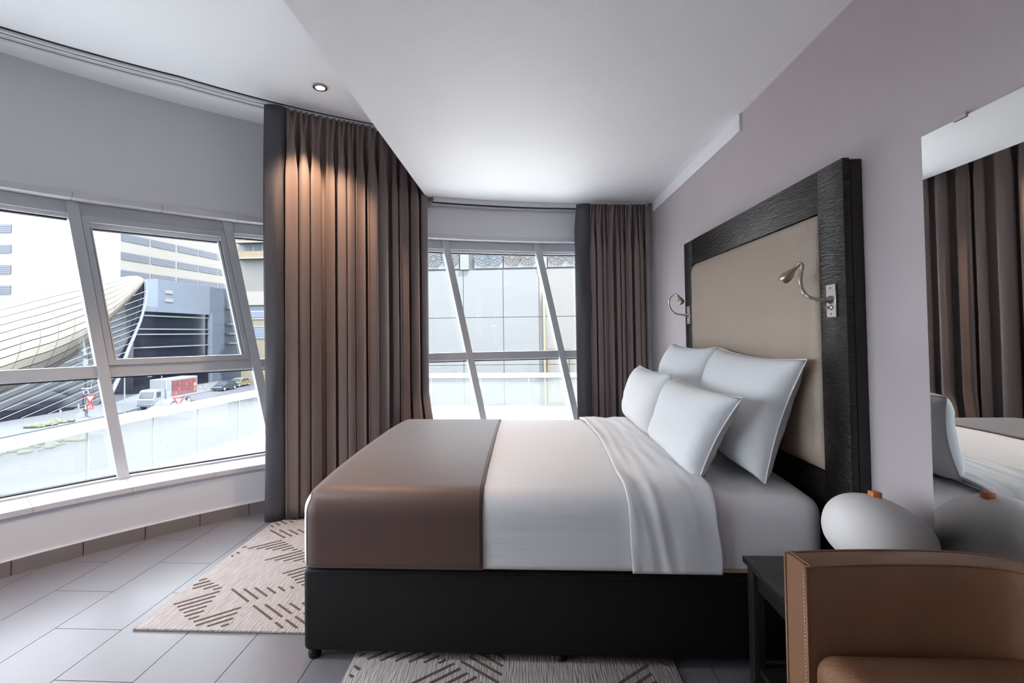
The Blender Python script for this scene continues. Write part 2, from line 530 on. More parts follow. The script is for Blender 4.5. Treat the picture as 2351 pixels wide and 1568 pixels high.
# ------------------------------------------------------------------ curtains
def make_curtain(name, label, path_fn, nfold, ztop, zbot, amp, seed, lin_fn, head=0.10):
    rnd = random.Random(seed)
    base = path_fn(0.0, 1.0)
    t = thing(name, (base[0], base[1], zbot), label, 'curtain', None)
    jit = [rnd.uniform(-0.36, 0.36) for _ in range(nfold + 3)]
    am = [rnd.uniform(0.6, 1.4) for _ in range(nfold + 3)]
    def phase(u):
        k = u * nfold; i = int(k); f = k - i
        return 2 * math.pi * (k + jit[i] * (1 - f) + jit[i + 1] * f), am[i] * (1 - f) + am[i + 1] * f
    def cloth(u, v):
        z = ztop + (zbot - ztop) * v
        drop = ztop - z
        ph, a_ = phase(u)
        # pleat heading
        if drop < head:
            h = drop / head
            off = 0.020 * math.sin(ph * 2 + 0.6) * (1 - 0.55 * h) + 0.012 * math.sin(ph) * h
            tan = 0.0
        else:
            gscale = min(1, (drop - head) / 0.35)
            s = math.sin(ph)
            shaped = 0.55 - 1.75 * (0.5 - 0.5 * s) ** 2.6 + 0.16 * math.sin(2.3 * ph + 1.7 * a_)
            A = amp * a_ * (0.32 + 0.68 * gscale ** 0.7)
            off = A * shaped + 0.010 * math.sin(ph * 2 + 0.6) * (1 - gscale)
            tan = -A * 0.42 * math.sin(2 * ph) * gscale
            off += 0.006 * noise.noise((u * 9, z * 1.3, seed))
        x, y, nx, ny = *path_fn(u, z)[:2], *path_fn(u, z)[2:]
        return (x + nx * off - ny * tan, y + ny * off + nx * tan, z)
    o = add('cloth', grid(nfold * 22, 44, lambda u, v: cloth(u, v ** 1.35)), M_curtain, t, smooth=180)
    solid(o, 0.003, 0)
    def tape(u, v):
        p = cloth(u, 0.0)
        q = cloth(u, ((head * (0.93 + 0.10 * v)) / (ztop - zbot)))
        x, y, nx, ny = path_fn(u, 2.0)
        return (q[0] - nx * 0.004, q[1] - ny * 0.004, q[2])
    add('gather_tape', grid(nfold * 22, 1, tape), mat('gather_tape_cloth', (88, 72, 68), 0.8), t, smooth=180)  # tape in one even brown, darker than the curtain cloth
    lo_ = add('lining', grid(14, 40, lambda u, v: lin_fn(u, ztop + (zbot - ztop) * v)), M_lining, t, smooth=180)
    solid(lo_, 0.004, 0)
    return t

def left_path(u, z):
    ang = 128.45 + (114.15 - 128.45) * u
    R = 4.575 if ang > 121 else 4.575 + (121 - ang) / 6.9 * 0.36
    if z < 0.75: R -= max(0, R - 4.74) * min(1, (0.75 - z) / 0.25)
    x, y = arc(ang, R)
    q = math.radians(ang)
    return x, y, -math.cos(q), -math.sin(q)
def left_lining(u, z):
    ang = 129.95 - 1.75 * u - (z < 2.87) * 0.08 * math.sin(z * 2.2)
    x, y = arc(ang, 4.60 - 0.045 * math.sin(u * 2.6) - 0.012 * noise.noise((u * 2, z * 2.3, 3)))
    return (x, y, z)
make_curtain('curtain', 'long taupe curtain gathered under the downlight, foot of the bed', left_path, 13, 2.845, 0.012, 0.050, 4, left_lining)
def right_path(u, z):
    ang = 96.9 + (90.75 - 96.9) * u
    x, y = arc(ang, 4.835 + 0.02 * u)
    q = math.radians(ang)
    return x, y, -math.cos(q), -math.sin(q)
def right_lining(u, z):
    ang = 98.35 - 1.45 * u - (0.25 if z < 2.2 else 0.25 * (2.42 - z) / 0.22) * -1 * (1 - u)
    x, y = arc(ang, 4.84 - 0.035 * math.sin(u * 2.6) - 0.01 * noise.noise((u * 2, z * 2.3, 8)))
    return (x, y, z)
make_curtain('curtain', 'shorter taupe curtain hanging in the corner by the headboard wall', right_path, 9, 2.43, 0.012, 0.034, 9, right_lining, head=0.09)

# ------------------------------------------------------------------ rugs
def make_rug(x0, x1, y0, y1, label, seed, c=0.30):
    rnd = random.Random(seed)
    t = thing('rug', ((x0 + x1) / 2, (y0 + y1) / 2, 0), label, 'rug', None)
    add('pile', rbox(x0, x1, y0, y1, 0.0, 0.011, 0.004, 2), M_rug, t)
    V, F = [], []
    def dash(ax, ay, bx, by, wd=0.0052):
        d = Vector((bx - ax, by - ay)); L = d.length
        if L < 0.015: return
        d /= L; n = Vector((-d.y, d.x)) * wd
        # dashes stay on the rug
        for px, py in ((ax, ay), (bx, by)):
            if not (x0 + 0.02 < px < x1 - 0.02 and y0 + 0.02 < py < y1 - 0.02): return
        k = len(V)
        for z in (0.0105, 0.0128):
            V.extend([(ax + n.x, ay + n.y, z), (ax - n.x, ay - n.y, z), (bx - n.x, by - n.y, z), (bx + n.x, by + n.y, z)])
        F.extend([(k, k + 1, k + 2, k + 3), (k + 4, k + 7, k + 6, k + 5), (k, k + 4, k + 5, k + 1), (k + 1, k + 5, k + 6, k + 2), (k + 2, k + 6, k + 7, k + 3), (k + 3, k + 7, k + 4, k)])
    # lozenge lattice: hatched cells lean one way or the other, the rest stay plain ribbed wool
    Pv, Qv = Vector((0.185, 0.150)), Vector((0.185, -0.135))
    org = Vector((x0 - 0.16, y0 + 0.03))
    inside = lambda p_: x0 + 0.02 < p_.x < x1 - 0.02 and y0 + 0.02 < p_.y < y1 - 0.02
    for a_ in range(-1, 16):
        for b_ in range(-14, 14):
            W = org + Pv * a_ + Qv * b_
            if not (x0 - 0.45 < W.x < x1 + 0.1 and y0 - 0.3 < W.y < y1 + 0.3): continue
            if (a_ + 2 * b_) % 5 == 0: continue
            lean = a_ % 2
            flip = (a_ * 2 + b_) % 4 < 2
            ns = 6
            for k in range(ns):
                tt = (k + 0.35) / ns
                s0, s1 = 0.07, 0.93 - tt * 0.80
                if flip: s0, s1 = 1 - s1, 1 - s0
                s0 += rnd.uniform(-0.02, 0.03); s1 += rnd.uniform(-0.03, 0.02)
                f_ = (lambda s_: W + Pv * s_ + Qv * tt) if lean else (lambda s_: W + Qv * s_ + Pv * tt)
                while s1 - s0 > 0.1 and not inside(f_(s0)): s0 += 0.04
                while s1 - s0 > 0.1 and not inside(f_(s1)): s1 -= 0.04
                dash(*f_(s0), *f_(s1))
    p = add('woven_dashes', (V, F), M_rug_dark, t, smooth=0)
    p['kind'] = 'stuff'
    return t
make_rug(-1.705, -0.45, 2.02, 3.225, 'oatmeal rug with dark dashes at the foot of the bed by the windows', 3)
make_rug(-0.68, 0.548, 1.10, 1.985, 'oatmeal rug with dark dashes along the long side of the bed', 5)

# ------------------------------------------------------------------ bed
BX0, BX1, BY0, BY1 = -0.878, 1.125, 1.862, 3.462
bed = thing('bed', ((BX0 + BX1) / 2, (BY0 + BY1) / 2, 0), 'double bed with black leatherette divan base and white sheeted mattress', 'bed')
add('divan_base', rbox(BX0, BX1, BY0, BY1, 0.032, 0.352, 0.022, 3), M_divan, bed)
add('base_piping', tube([(BX0 + 0.02, BY0 - 0.001, 0.335), (BX1 - 0.02, BY0 - 0.001, 0.335)], 0.004, 6), M_divan, bed)
for fx in (BX0 + 0.035, 0.12, BX1 - 0.06):
    for fy in (BY0 + 0.03, BY1 - 0.05):
        zb = 0.0128 if (fy < 2 and -0.6 < fx < 0.5) else 0.0
        add('foot', lathe([(0.014, zb), (0.023, zb + 0.003), (0.026, 0.018), (0.023, 0.028), (0.020, 0.034)], (fx, fy, 0), (0, 0, 1), 16), M_divan, bed)

def rshell(x0, x1, y0, y1, z0, z1, r, faces, nx=60, ny=50, nz=14, xr=None, crown=0.03, deform=None):
    """open rounded-box shell (top and vertical edges rounded); xr limits the x range that is built"""
    xa, xb = xr or (x0, x1)
    bm = bmesh.new()
    def mp(p):
        x, y, z = p
        ix, iy, iz = min(max(x, x0 + r), x1 - r), min(max(y, y0 + r), y1 - r), min(z, z1 - r)
        d = Vector((x - ix, y - iy, z - iz))
        if xr and xr[1] < x1: pass
        q = Vector((ix, iy, iz)) + (d.normalized() * r if d.length > 1e-9 else d)
        f = min(1, max(0, (q.z - z0) / (z1 - z0)))
        yc, hy = (y0 + y1) / 2, (y1 - y0) / 2
        q.z += crown * f * f * (1 - abs((q.y - yc) / hy) ** 3)
        if deform: q = deform(q)
        return q
    def patch(n, m, fn):
        vs = [[bm.verts.new(mp(fn(i / n, j / m))) for j in range(m + 1)] for i in range(n + 1)]
        for i in range(n):
            for j in range(m):
                bm.faces.new((vs[i][j], vs[i + 1][j], vs[i + 1][j + 1], vs[i][j + 1]))
    def ease(t):   # denser towards both ends
        return 0.5 - 0.5 * math.cos(math.pi * t) if True else t
    L = lambda a, b, t: a + (b - a) * t
    if 'top' in faces: patch(nx, ny, lambda u, v: (L(xa, xb, u), L(y0, y1, ease(v)), z1))
    if 'near' in faces: patch(nx, nz, lambda u, v: (L(xa, xb, u), y0, L(z0, z1, v)))
    if 'far' in faces: patch(nx, nz, lambda u, v: (L(xa, xb, u), y1, L(z0, z1, v)))
    if 'foot' in faces: patch(ny, nz, lambda u, v: (x0, L(y0, y1, ease(u)), L(z0, z1, v)))
    if 'head' in faces: patch(ny, nz, lambda u, v: (x1, L(y0, y1, ease(u)), L(z0, z1, v)))
    bmesh.ops.remove_doubles(bm, verts=bm.verts, dist=0.0006)
    bm.verts.index_update()
    V = [tuple(v.co) for v in bm.verts]; F = [tuple(v.index for v in f.verts) for f in bm.faces]
    bm.free()
    return V, F, mp

ZM = 0.622
V, F, _ = rshell(-0.865, 1.112, 1.874, 3.452, 0.358, ZM, 0.062, ('top', 'near', 'far', 'foot', 'head'), crown=0.03)
mt = add('mattress', (V, F), M_sheet, bed, smooth=180)
add('mattress_border', rbox(-0.86, 1.105, 1.872, 3.454, 0.352, 0.374, 0.008, 2), M_matt_border, bed)

def duvet_wave(q):
    n = noise.noise((q.x * 2.2, q.y * 3.1, q.z * 4.0)) * 0.004
    if q.z < 0.58:     # soft horizontal creases on the hanging side
        n += 0.0025 * noise.noise((q.x * 1.2, 0.0, q.z * 42.0))
    d = Vector((0, 0, 1)) if q.z > 0.60 else (Vector((0, -1, 0)) if q.y < 2 else (Vector((0, 1, 0)) if q.y > 3.3 else Vector((-1, 0, 0))))
    return q + d * n
DUV = dict(x0=-0.892, x1=1.4, y0=1.850, y1=3.476, z0=0.368, z1=0.642, r=0.078)
V, F, dmap = rshell(DUV['x0'], DUV['x1'], DUV['y0'], DUV['y1'], DUV['z0'], DUV['z1'], DUV['r'], ('top', 'near', 'far', 'foot'), nx=90, ny=60, nz=18, xr=(DUV['x0'], 0.690), crown=0.03, deform=duvet_wave)
dv = thing('duvet', (0, (BY0 + BY1) / 2, 0.368), 'white cotton duvet spread over the bed with its top edge turned down', 'duvet')
o = add('cover', (V, F), M_duvet, dv, smooth=180); solid(o, 0.010, -1)
def fold_wave(q):
    k = (q.y - 1.85)
    n = 0.008 * noise.noise((q.x * 26 + q.z * 5, q.y * 2.6, q.z * 2.0)) + 0.006 * noise.noise((q.x * 9 + q.y * 6, q.y * 1.2, q.z * 6))
    e = math.exp(-((q.x - 0.40) / 0.022) ** 2) * 0.006
    d = Vector((0, 0, 1)) if q.z > 0.62 else (Vector((0, -0.8, 0.4)) if q.y < 2 else Vector((0, 1, 0)))
    q = q + d * (n + e + 0.004)
    # loose edges wander
    s = max(0, (q.x - 0.62) / 0.09)
    q.x += s * (0.012 * math.sin(q.y * 5.1) + 0.010 * math.sin(q.z * 19)) + (1 - min(1, (q.x - 0.36) / 0.1)) * 0.012 * math.sin(q.y * 4.0 + q.z * 5)
    return q
V, F, _ = rshell(DUV['x0'], DUV['x1'], DUV['y0'] - 0.013, DUV['y1'] + 0.013, DUV['z0'] - 0.004, DUV['z1'] + 0.012, DUV['r'] + 0.012, ('top', 'near', 'far'), nx=60, ny=80, nz=22, xr=(0.385, 0.708), crown=0.03, deform=fold_wave)
o = add('turned_down_edge', (V, F), M_duvet2, dv, smooth=180); solid(o, 0.009, -1)

rn = thing('bed_runner', (-0.5, (BY0 + BY1) / 2, 0.366), 'brown satin bed runner across the foot of the white duvet', 'bed runner')
V, F, rmap = rshell(DUV['x0'] - 0.006, DUV['x1'], DUV['y0'] - 0.007, DUV['y1'] + 0.007, DUV['z0'] - 0.002, DUV['z1'] + 0.0065, DUV['r'] + 0.006, ('top', 'near', 'far'), nx=60, ny=60, nz=16, xr=(-0.872, -0.170), crown=0.03, deform=None)
rn_o = add('satin', (V, F), M_runner, rn, smooth=180); solid(rn_o, 0.005, -1)
for xx in (-0.862, -0.183):
    pts = [rmap((xx, DUV['y0'] - 0.007, 0.37 + 0.28 * i / 12)) for i in range(12)]
    pts += [rmap((xx, 1.85 + (3.476 - 1.85) * (0.5 - 0.5 * math.cos(math.pi * i / 40)), DUV['z1'] + 0.0065)) for i in range(1, 40)]
    pts = [p for k, p in enumerate(pts) if k == 0 or (p - pts[k - 1]).length > 0.004]
    add('hem', tube(pts, 0.0016, 5), M_hem, rn, smooth=180)

# ------------------------------------------------------------------ pillows
def pillow(label, nb, fb, ft, nt, thick, seed, grp, sag=0.095, back=0.8):
    """nb/fb bottom near/far corner, nt/ft top near/far corner"""
    nb, fb, ft, nt = [Vector(p) for p in (nb, fb, ft, nt)]
    c = (nb + fb + ft + nt) / 4
    nrm = ((fb - nb).cross(nt - nb)).normalized()
    if nrm.x > 0: nrm = -nrm
    t = thing('pillow', ((nb + fb) / 2)[:], label, 'pillow', grp)
    N = 34
    def pos(u, v, side):
        p = nb * (1 - u) * (1 - v) + fb * u * (1 - v) + ft * u * v + nt * (1 - u) * v
        eu, ev = abs(2 * u - 1), abs(2 * v - 1)
        # edges bow inwards between the corners
        ins = sag * ((1 - eu ** 2) * ev ** 4 + (1 - ev ** 2) * eu ** 4)
        p = p + (c - p) * ins
        b = (max(0, 1 - eu ** 5.0) ** 0.5) * (max(0, 1 - ev ** (4.0 if v > 0.5 else 9.0)) ** 0.5) * (0.80 + 0.20 * (1 - eu ** 2) * (1 - ev ** 2))
        n1 = noise.noise((u * 3.1 + seed, v * 3.1, side * 2.0)) * 0.010 * b
        n2 = noise.noise((u * 9 + seed, v * 9, side)) * 0.004 * min(1, 3 * b)
        return p + nrm * (side * thick / 2 * b * (1 if side > 0 else back) + n1 + n2)
    V, F = [], []
    for side in (1, -1):
        k = len(V)
        V += [tuple(pos(i / N, j / N, side)) for i in range(N + 1) for j in range(N + 1)]
        F += [tuple(k + q for q in ((i * (N + 1) + j), ((i + 1) * (N + 1) + j), ((i + 1) * (N + 1) + j + 1), (i * (N + 1) + j + 1))) for i in range(N) for j in range(N)]
    bm = bmesh.new()
    vs = [bm.verts.new(v) for v in V]
    for f in F:
        bm.faces.new([vs[i] for i in f])
    bmesh.ops.remove_doubles(bm, verts=bm.verts, dist=0.0004)
    bm.verts.index_update()
    V = [tuple(v.co) for v in bm.verts]; F = [tuple(v.index for v in f.verts) for f in bm.faces if len(f.verts) > 2]
    bm.free()
    add('case', (V, F), M_pillow, t, smooth=180)
    rim = [pos(i / N, 0, 1) for i in range(N)] + [pos(1, i / N, 1) for i in range(N)] + [pos(1 - i / N, 1, 1) for i in range(N)] + [pos(0, 1 - i / N, 1) for i in range(N + 1)]
    add('seam', tube(rim, 0.0032, 6, caps=False), M_pillow, t, smooth=180)
    return t
PZ = 0.652
pillow('large white pillow leaning on the headboard, nearest the bedside table', (0.935, 1.965, PZ + 0.005), (0.92, 2.70, PZ + 0.012), (1.075, 2.75, 1.165), (1.085, 1.925, 1.145), 0.235, 1, 'white pillows on the bed', back=0.6)
pillow('large white pillow leaning on the headboard, on the window side', (0.91, 2.74, PZ + 0.012), (0.91, 3.42, PZ + 0.012), (1.06, 3.50, 1.172), (1.07, 2.765, 1.165), 0.235, 2, 'white pillows on the bed', back=0.7)
pillow('smaller white pillow propped in front, nearest the bedside table', (0.695, 2.01, PZ), (0.70, 2.68, PZ + 0.014), (0.795, 2.63, 1.012), (0.83, 1.905, 1.002), 0.22, 3, 'white pillows on the bed', back=0.55)
pillow('smaller white pillow propped in front, on the window side', (0.70, 2.74, PZ + 0.012), (0.71, 3.40, PZ + 0.012), (0.81, 3.47, 1.018), (0.80, 2.69, 1.028), 0.21, 4, 'white pillows on the bed', back=0.55)

# ------------------------------------------------------------------ headboard
HX, HB = 1.14, XW
hy0, hy1, hz1 = 1.775, 3.488, 1.873
hb = thing('headboard', (HB - 0.035, (hy0 + hy1) / 2, 0.0), 'dark stained wood headboard with tan padded leather panel behind the pillows', 'headboard')
add('backing_board', rbox(HX + 0.028, HB, hy0 + 0.004, hy1 - 0.004, 0.02, hz1 - 0.004, 0.003, 1), M_wengeplain, hb, smooth=0)
fw = 0.153
add('frame_stile', rbox(HX, HX + 0.026, hy0, hy0 + fw, 0.02, hz1, 0.003, 2), M_wenge, hb)
add('frame_stile', rbox(HX, HX + 0.026, hy1 - fw, hy1, 0.02, hz1, 0.003, 2), M_wenge, hb)
add('frame_rail', rbox(HX, HX + 0.026, hy0 + fw, hy1 - fw, hz1 - 0.165, hz1, 0.003, 2), M_wenge_h, hb)
add('frame_rail', rbox(HX, HX + 0.026, hy0 + fw, hy1 - fw, 0.02, 0.715, 0.003, 2), M_wenge_h, hb)
def pad(u, v):
    y = hy0 + fw + 0.002 + (hy1 - hy0 - 2 * fw - 0.004) * u
    z = 0.717 + (hz1 - 0.167 - 0.717) * v
    du = min(u, 1 - u) * (hy1 - hy0 - 2 * fw); dv_ = min(v, 1 - v) * (hz1 - 0.88)
    e = lambda d, r: math.sqrt(max(0, 1 - (1 - min(1, d / r)) ** 2))
    return (HX + 0.014 - 0.045 * e(du, 0.11) * e(dv_, 0.09), y, z)
def ez(t): return 0.5 - 0.5 * math.cos(math.pi * t)
add('padded_panel', grid(60, 50, lambda u, v: pad(ez(u), ez(v))), M_tanpad, hb, smooth=180)

# ------------------------------------------------------------------ reading lamps on the headboard
def reading_lamp(label, yc, neck, head_a, head_b, lit):
    t = thing('reading_lamp', (HX - 0.003, yc, 1.30), label, 'reading lamp', None)
    pl = add('wall_plate', rbox(HX - 0.006, HX, yc - 0.027, yc + 0.027, 1.305, 1.427, 0.0015, 1), M_steel, t)
    for z in (1.413, 1.317):
        add('screw', lathe([(0.0, 0), (0.003, 0), (0.0025, 0.0015), (0.0, 0.002)], (HX - 0.006, yc, z), (-1, 0, 0), 10), M_dark, pl)
    add('neck_socket', lathe([(0.016, 0.0), (0.016, 0.004), (0.010, 0.012), (0.0075, 0.026), (0.0, 0.027)], (HX - 0.006, yc, 1.369), (-1, 0, 0), 18), M_chrome, t)
    add('switch_knob', lathe([(0.010, 0.0), (0.010, 0.003), (0.004, 0.006), (0.0028, 0.018), (0.0, 0.019)], (HX - 0.006, yc, 1.341), (-1, 0, 0), 16), M_bronze, t)
    path = catmull(neck, 10)
    nk = add('gooseneck', tube(path, 0.0062, 10), M_chrome, t, smooth=180)
    rings = []
    for i in range(3, len(path) - 2):
        d = (path[i + 1] - path[i - 1]).normalized()
        rings.append(lathe([(0.0062, -0.0012), (0.0069, 0), (0.0062, 0.0012)], path[i], d, 10))
    add('flex_ribs', join(*rings), M_chrome, nk, smooth=0)
    a_, b_ = Vector(head_a), Vector(head_b)
    d = (b_ - a_); L = d.length; d.normalize()
    hd = add('lamp_head', lathe([(0.0065, -0.006), (0.0075, 0.0), (0.0095, 0.01), (0.0165, L * 0.42), (0.0205, L * 0.70), (0.0200, L * 0.88), (0.0165, L), (0.0150, L - 0.004), (0.0, L - 0.006)], a_, d, 22), M_bronze, t, smooth=60)
    add('bulb_lens', lathe([(0.0, 0), (0.014, 0), (0.014, 0.002), (0.0, 0.002)], b_ - d * 0.004, d, 16), M_lens if lit else M_dark, hd)
    if lit:
        ld = bpy.data.lights.new('reading_beam', 'SPOT')
        ld.energy = 0.9; ld.color = (1.0, 0.88, 0.62); ld.spot_size = math.radians(50); ld.spot_blend = 0.7; ld.shadow_soft_size = 0.008
        lo = bpy.data.objects.new('reading_beam', ld); COL.objects.link(lo)
        lo.parent = t; lo.location = b_ + d * 0.006 - wloc(t)
        lo.rotation_euler = d.to_track_quat('-Z', 'Y').to_euler()
    return t
yn = 1.852
reading_lamp('gooseneck reading lamp beside the table lamp, head bent over the tan panel', yn,
    [(1.12, yn, 1.368), (1.09, yn, 1.371), (1.056, yn, 1.381), (1.035, yn, 1.404), (1.027, yn, 1.436), (1.032, yn + 0.002, 1.474), (1.039, yn + 0.006, 1.499), (1.033, yn + 0.012, 1.507), (1.021, yn + 0.016, 1.495)],
    (1.018, yn + 0.017, 1.491), (0.986, yn + 0.045, 1.447), True)
yf = 3.412
reading_lamp('gooseneck reading lamp curled towards the corner curtain', yf,
    [(1.12, yf, 1.369), (1.098, yf, 1.369), (1.048, yf, 1.379), (1.019, yf, 1.404), (1.005, yf, 1.446), (1.014, yf - 0.004, 1.489), (1.043, yf - 0.008, 1.511), (1.062, yf - 0.012, 1.505)],
    (1.066, yf - 0.014, 1.498), (1.084, yf - 0.034, 1.446), False)

# ------------------------------------------------------------------ bedside table and lamp
NX0, NX1, NY0, NY1, NZ = 0.772, 1.132, 1.37, 1.808, 0.45
ns = thing('bedside_table', ((NX0 + NX1) / 2, (NY0 + NY1) / 2, 0), 'dark wooden bedside table between the bed and the tan tub chair', 'table')
add('table_top', rbox(NX0, NX1, NY0, NY1, NZ - 0.022, NZ, 0.003, 2), M_table, ns)
add('apron', rbox(NX0 + 0.03, NX1 - 0.01, NY0 + 0.03, NY1 - 0.02, NZ - 0.10, NZ - 0.022, 0.002, 1), M_table, ns, smooth=0)
for lx in (NX0 + 0.012, NX1 - 0.05):
    for ly in (NY0 + 0.012, NY1 - 0.05):
        add('leg', rbox(lx, lx + 0.04, ly, ly + 0.04, 0, NZ - 0.022, 0.004, 2), M_table, ns)
add('shelf', rbox(NX0 + 0.03, NX1 - 0.02, NY0 + 0.03, NY1 - 0.02, 0.06, 0.082, 0.002, 1), M_table, ns, smooth=0)

lcx, lcy, lcz = 1.043, 1.52, 0.652
tl_ = thing('table_lamp', (lcx, lcy, NZ), 'white pebble shaped table lamp with small orange knob on the bedside table', 'table lamp')
def pebble(u, v):
    th, ph = 2 * math.pi * u, math.pi * v
    x, y, z = math.sin(ph) * math.cos(th), math.sin(ph) * math.sin(th), -math.cos(ph)
    ex = 0.150 * (1 + 0.05 * x)
    X, Y, Z = x * ex, y * 0.125, (abs(z) ** 0.92 * math.copysign(1, z)) * 0.103 * (1 - 0.10 * x)
    t_ = math.radians(-15)
    return (lcx + X * math.cos(t_) - Z * math.sin(t_), lcy + Y, lcz + X * math.sin(t_) + Z * math.cos(t_))
V, F = grid(48, 28, pebble)
add('shade', (V, F), M_ceramic, tl_, smooth=180)
add('knob', rbox(1.028, 1.055, lcy - 0.013, lcy + 0.013, 0.738, 0.774, 0.003, 2), M_orange, tl_)
add('stand', lathe([(0.075, NZ), (0.078, NZ + 0.004), (0.070, NZ + 0.014), (0.030, NZ + 0.022), (0.026, NZ + 0.10), (0.034, NZ + 0.13)], (lcx, lcy, 0), (0, 0, 1), 24), M_ceramic, tl_)

# ------------------------------------------------------------------ mirror
mr = thing('wall_mirror', (XW - 0.004, 1.0, 0.62), 'large frameless mirror on the taupe wall above the bedside table', 'mirror')
add('mirror_glass', rbox(XW - 0.008, XW - 0.001, 0.45, 1.512, 0.622, 1.838, 0.0012, 1), M_mirror, mr, smooth=0)
add('clip', rbox(XW - 0.012, XW - 0.001, 1.36, 1.40, 1.832, 1.846, 0.001, 1), M_chrome, mr, smooth=0)
add('clip', rbox(XW - 0.012, XW - 0.001, 0.60, 0.64, 1.832, 1.846, 0.001, 1), M_chrome, mr, smooth=0)

# ------------------------------------------------------------------ tub chair
tc_ = thing('tub_chair', (0.9, 0.84, 0), 'tan leather tub chair with stitched arm beside the bedside table', 'chair')
cl = catmull([(0.622, 1.173, 0), (0.75, 1.187, 0), (0.90, 1.192, 0), (1.0, 1.187, 0), (1.08, 1.164, 0), (1.132, 1.10, 0), (1.152, 0.98, 0), (1.155, 0.84, 0), (1.152, 0.70, 0), (1.132, 0.58, 0), (1.08, 0.516, 0), (1.0, 0.493, 0), (0.90, 0.488, 0), (0.75, 0.493, 0), (0.622, 0.507, 0)], 7)
def sweep_shell(h, z0, z1, r):
    prof = [(-h, z0), (-h, z1 - r), (-h + r * 0.3, z1 - r * 0.3), (-h + r, z1), (h - r, z1), (h - r * 0.3, z1 - r * 0.3), (h, z1 - r), (h, z0)]
    V, F = [], []
    for i, p in enumerate(cl):
        a_ = cl[max(0, i - 1)]; b_ = cl[min(len(cl) - 1, i + 1)]
        d = (b_ - a_).normalized(); n = Vector((-d.y, d.x, 0))
        for s, z in prof:
            V.append(tuple(p + n * s + Vector((0, 0, z))))
    m = len(prof)
    for i in range(len(cl) - 1):
        for k in range(m):
            F.append((i * m + k, i * m + (k + 1) % m, (i + 1) * m + (k + 1) % m, (i + 1) * m + k))
    F.append(tuple(range(m))[::-1]); F.append(tuple(range((len(cl) - 1) * m, len(cl) * m)))
    return V, F
H = 0.037
add('shell', sweep_shell(H, 0.13, 0.73, 0.012), M_leather, tc_, smooth=30)
def rail_pts(off, z):
    out = []
    for i, p in enumerate(cl):
        a_ = cl[max(0, i - 1)]; b_ = cl[min(len(cl) - 1, i + 1)]
        d = (b_ - a_).normalized(); n = Vector((-d.y, d.x, 0))
        out.append(p + n * off + Vector((0, 0, z)))
    return out
inner = -H
add('piping', tube(rail_pts(-H + 0.002, 0.7275), 0.0032, 6), M_leather, tc_, smooth=180)
add('piping', tube(rail_pts(H - 0.002, 0.7275), 0.0032, 6), M_leather, tc_, smooth=180)
e0 = rail_pts(-H + 0.001, 0)[0]; e1 = rail_pts(H - 0.001, 0)[0]
for e in (e0, e1):
    add('piping', tube([(e.x - 0.001, e.y, 0.12), (e.x - 0.001, e.y, 0.728)], 0.003, 6), M_leather, tc_, smooth=180)
for k, off in enumerate((0.010, 0.017)):
    pa, pb = rail_pts(-H, 0.7315)[0], rail_pts(H, 0.7315)[0]
    add('seam_welt', tube([(pa.x + off, pa.y, 0.7308), (pb.x + off, pb.y, 0.7308)], 0.0022, 6), M_leather, tc_, smooth=180)
st = []
z = 0.15
while z < 0.715:
    st.append(tube([(e0.x - 0.0018, e0.y + 0.010, z), (e0.x - 0.0018, e0.y + 0.0075, z + 0.005)], 0.0011, 5)); z += 0.0085
so = add('stitching', join(*st), M_thread, tc_, smooth=0)
V, F, _ = rshell(0.628, 1.105, 0.54, 1.142, 0.40, 0.545, 0.042, ('top', 'near', 'far', 'foot', 'head'), nx=30, ny=30, nz=10, crown=0.018)
add('seat_cushion', (V, F), M_leather, tc_, smooth=180)
add('seat_base', rbox(0.632, 1.11, 0.53, 1.148, 0.13, 0.405, 0.01, 2), M_leather, tc_)
for lx in (0.66, 1.09):
    for ly in (0.56, 1.12):
        add('leg', rbox(lx - 0.02, lx + 0.02, ly - 0.02, ly + 0.02, 0, 0.135, 0.004, 1), M_wengeplain, tc_)

#@EXTERIOR
# ------------------------------------------------------------------ outside: ground, terrace, balustrade
GZ = -7.7
def dim(c, k=0.148):
    """outdoor colours darkened to stand in for a lower exposure outside"""
    return tuple(255 * ((v / 255) ** 2.2 * k) ** (1 / 2.2) for v in c)
M_asph = mat('pale_asphalt', dim((108, 115, 134)), 0.8, var=0.08, vscale=0.4)
M_pave = mat('pale_paving', dim((142, 150, 170)), 0.8, var=0.05, vscale=1.0)
M_terr = mat('white_terrace_screed', (206, 206, 204), 0.7, var=0.02, vscale=2)
M_wht = mat('white_painted_metal', dim((244, 244, 244)), 0.5)
M_bal = glass_mat('balustrade_glass', (0.93, 0.95, 0.95), 0.05, 0.28, (0.085, 0.088, 0.09))
M_grass = mat('dusty_lawn', dim((150, 164, 136)), 0.95, var=0.2, vscale=6, bump=0.8, bscale=30)
struct(add('ground', box(-190, 60, -30, 220, GZ - 0.5, GZ), M_asph, smooth=0))
struct(add('pavement', prism([(-70, 20), (-46.6, 20), (-47.0, 47), (-47.4, 55), (-50.6, 70), (-52.5, 110), (-70, 110)], GZ, GZ + 0.12), M_pave, smooth=0))
gv_parts = []
for q in range(46):
    gx, gy = random.uniform(-49.2, -47.7), random.uniform(45.0, 48.4)
    gr = random.uniform(0.18, 0.42)
    gv_parts.append(lathe([(gr * 0.7, 0.12), (gr, 0.12 + gr * 0.35), (gr * 0.75, 0.12 + gr * 0.8), (0, 0.12 + gr)], (gx, gy, GZ), (0, 0, 1), 7))
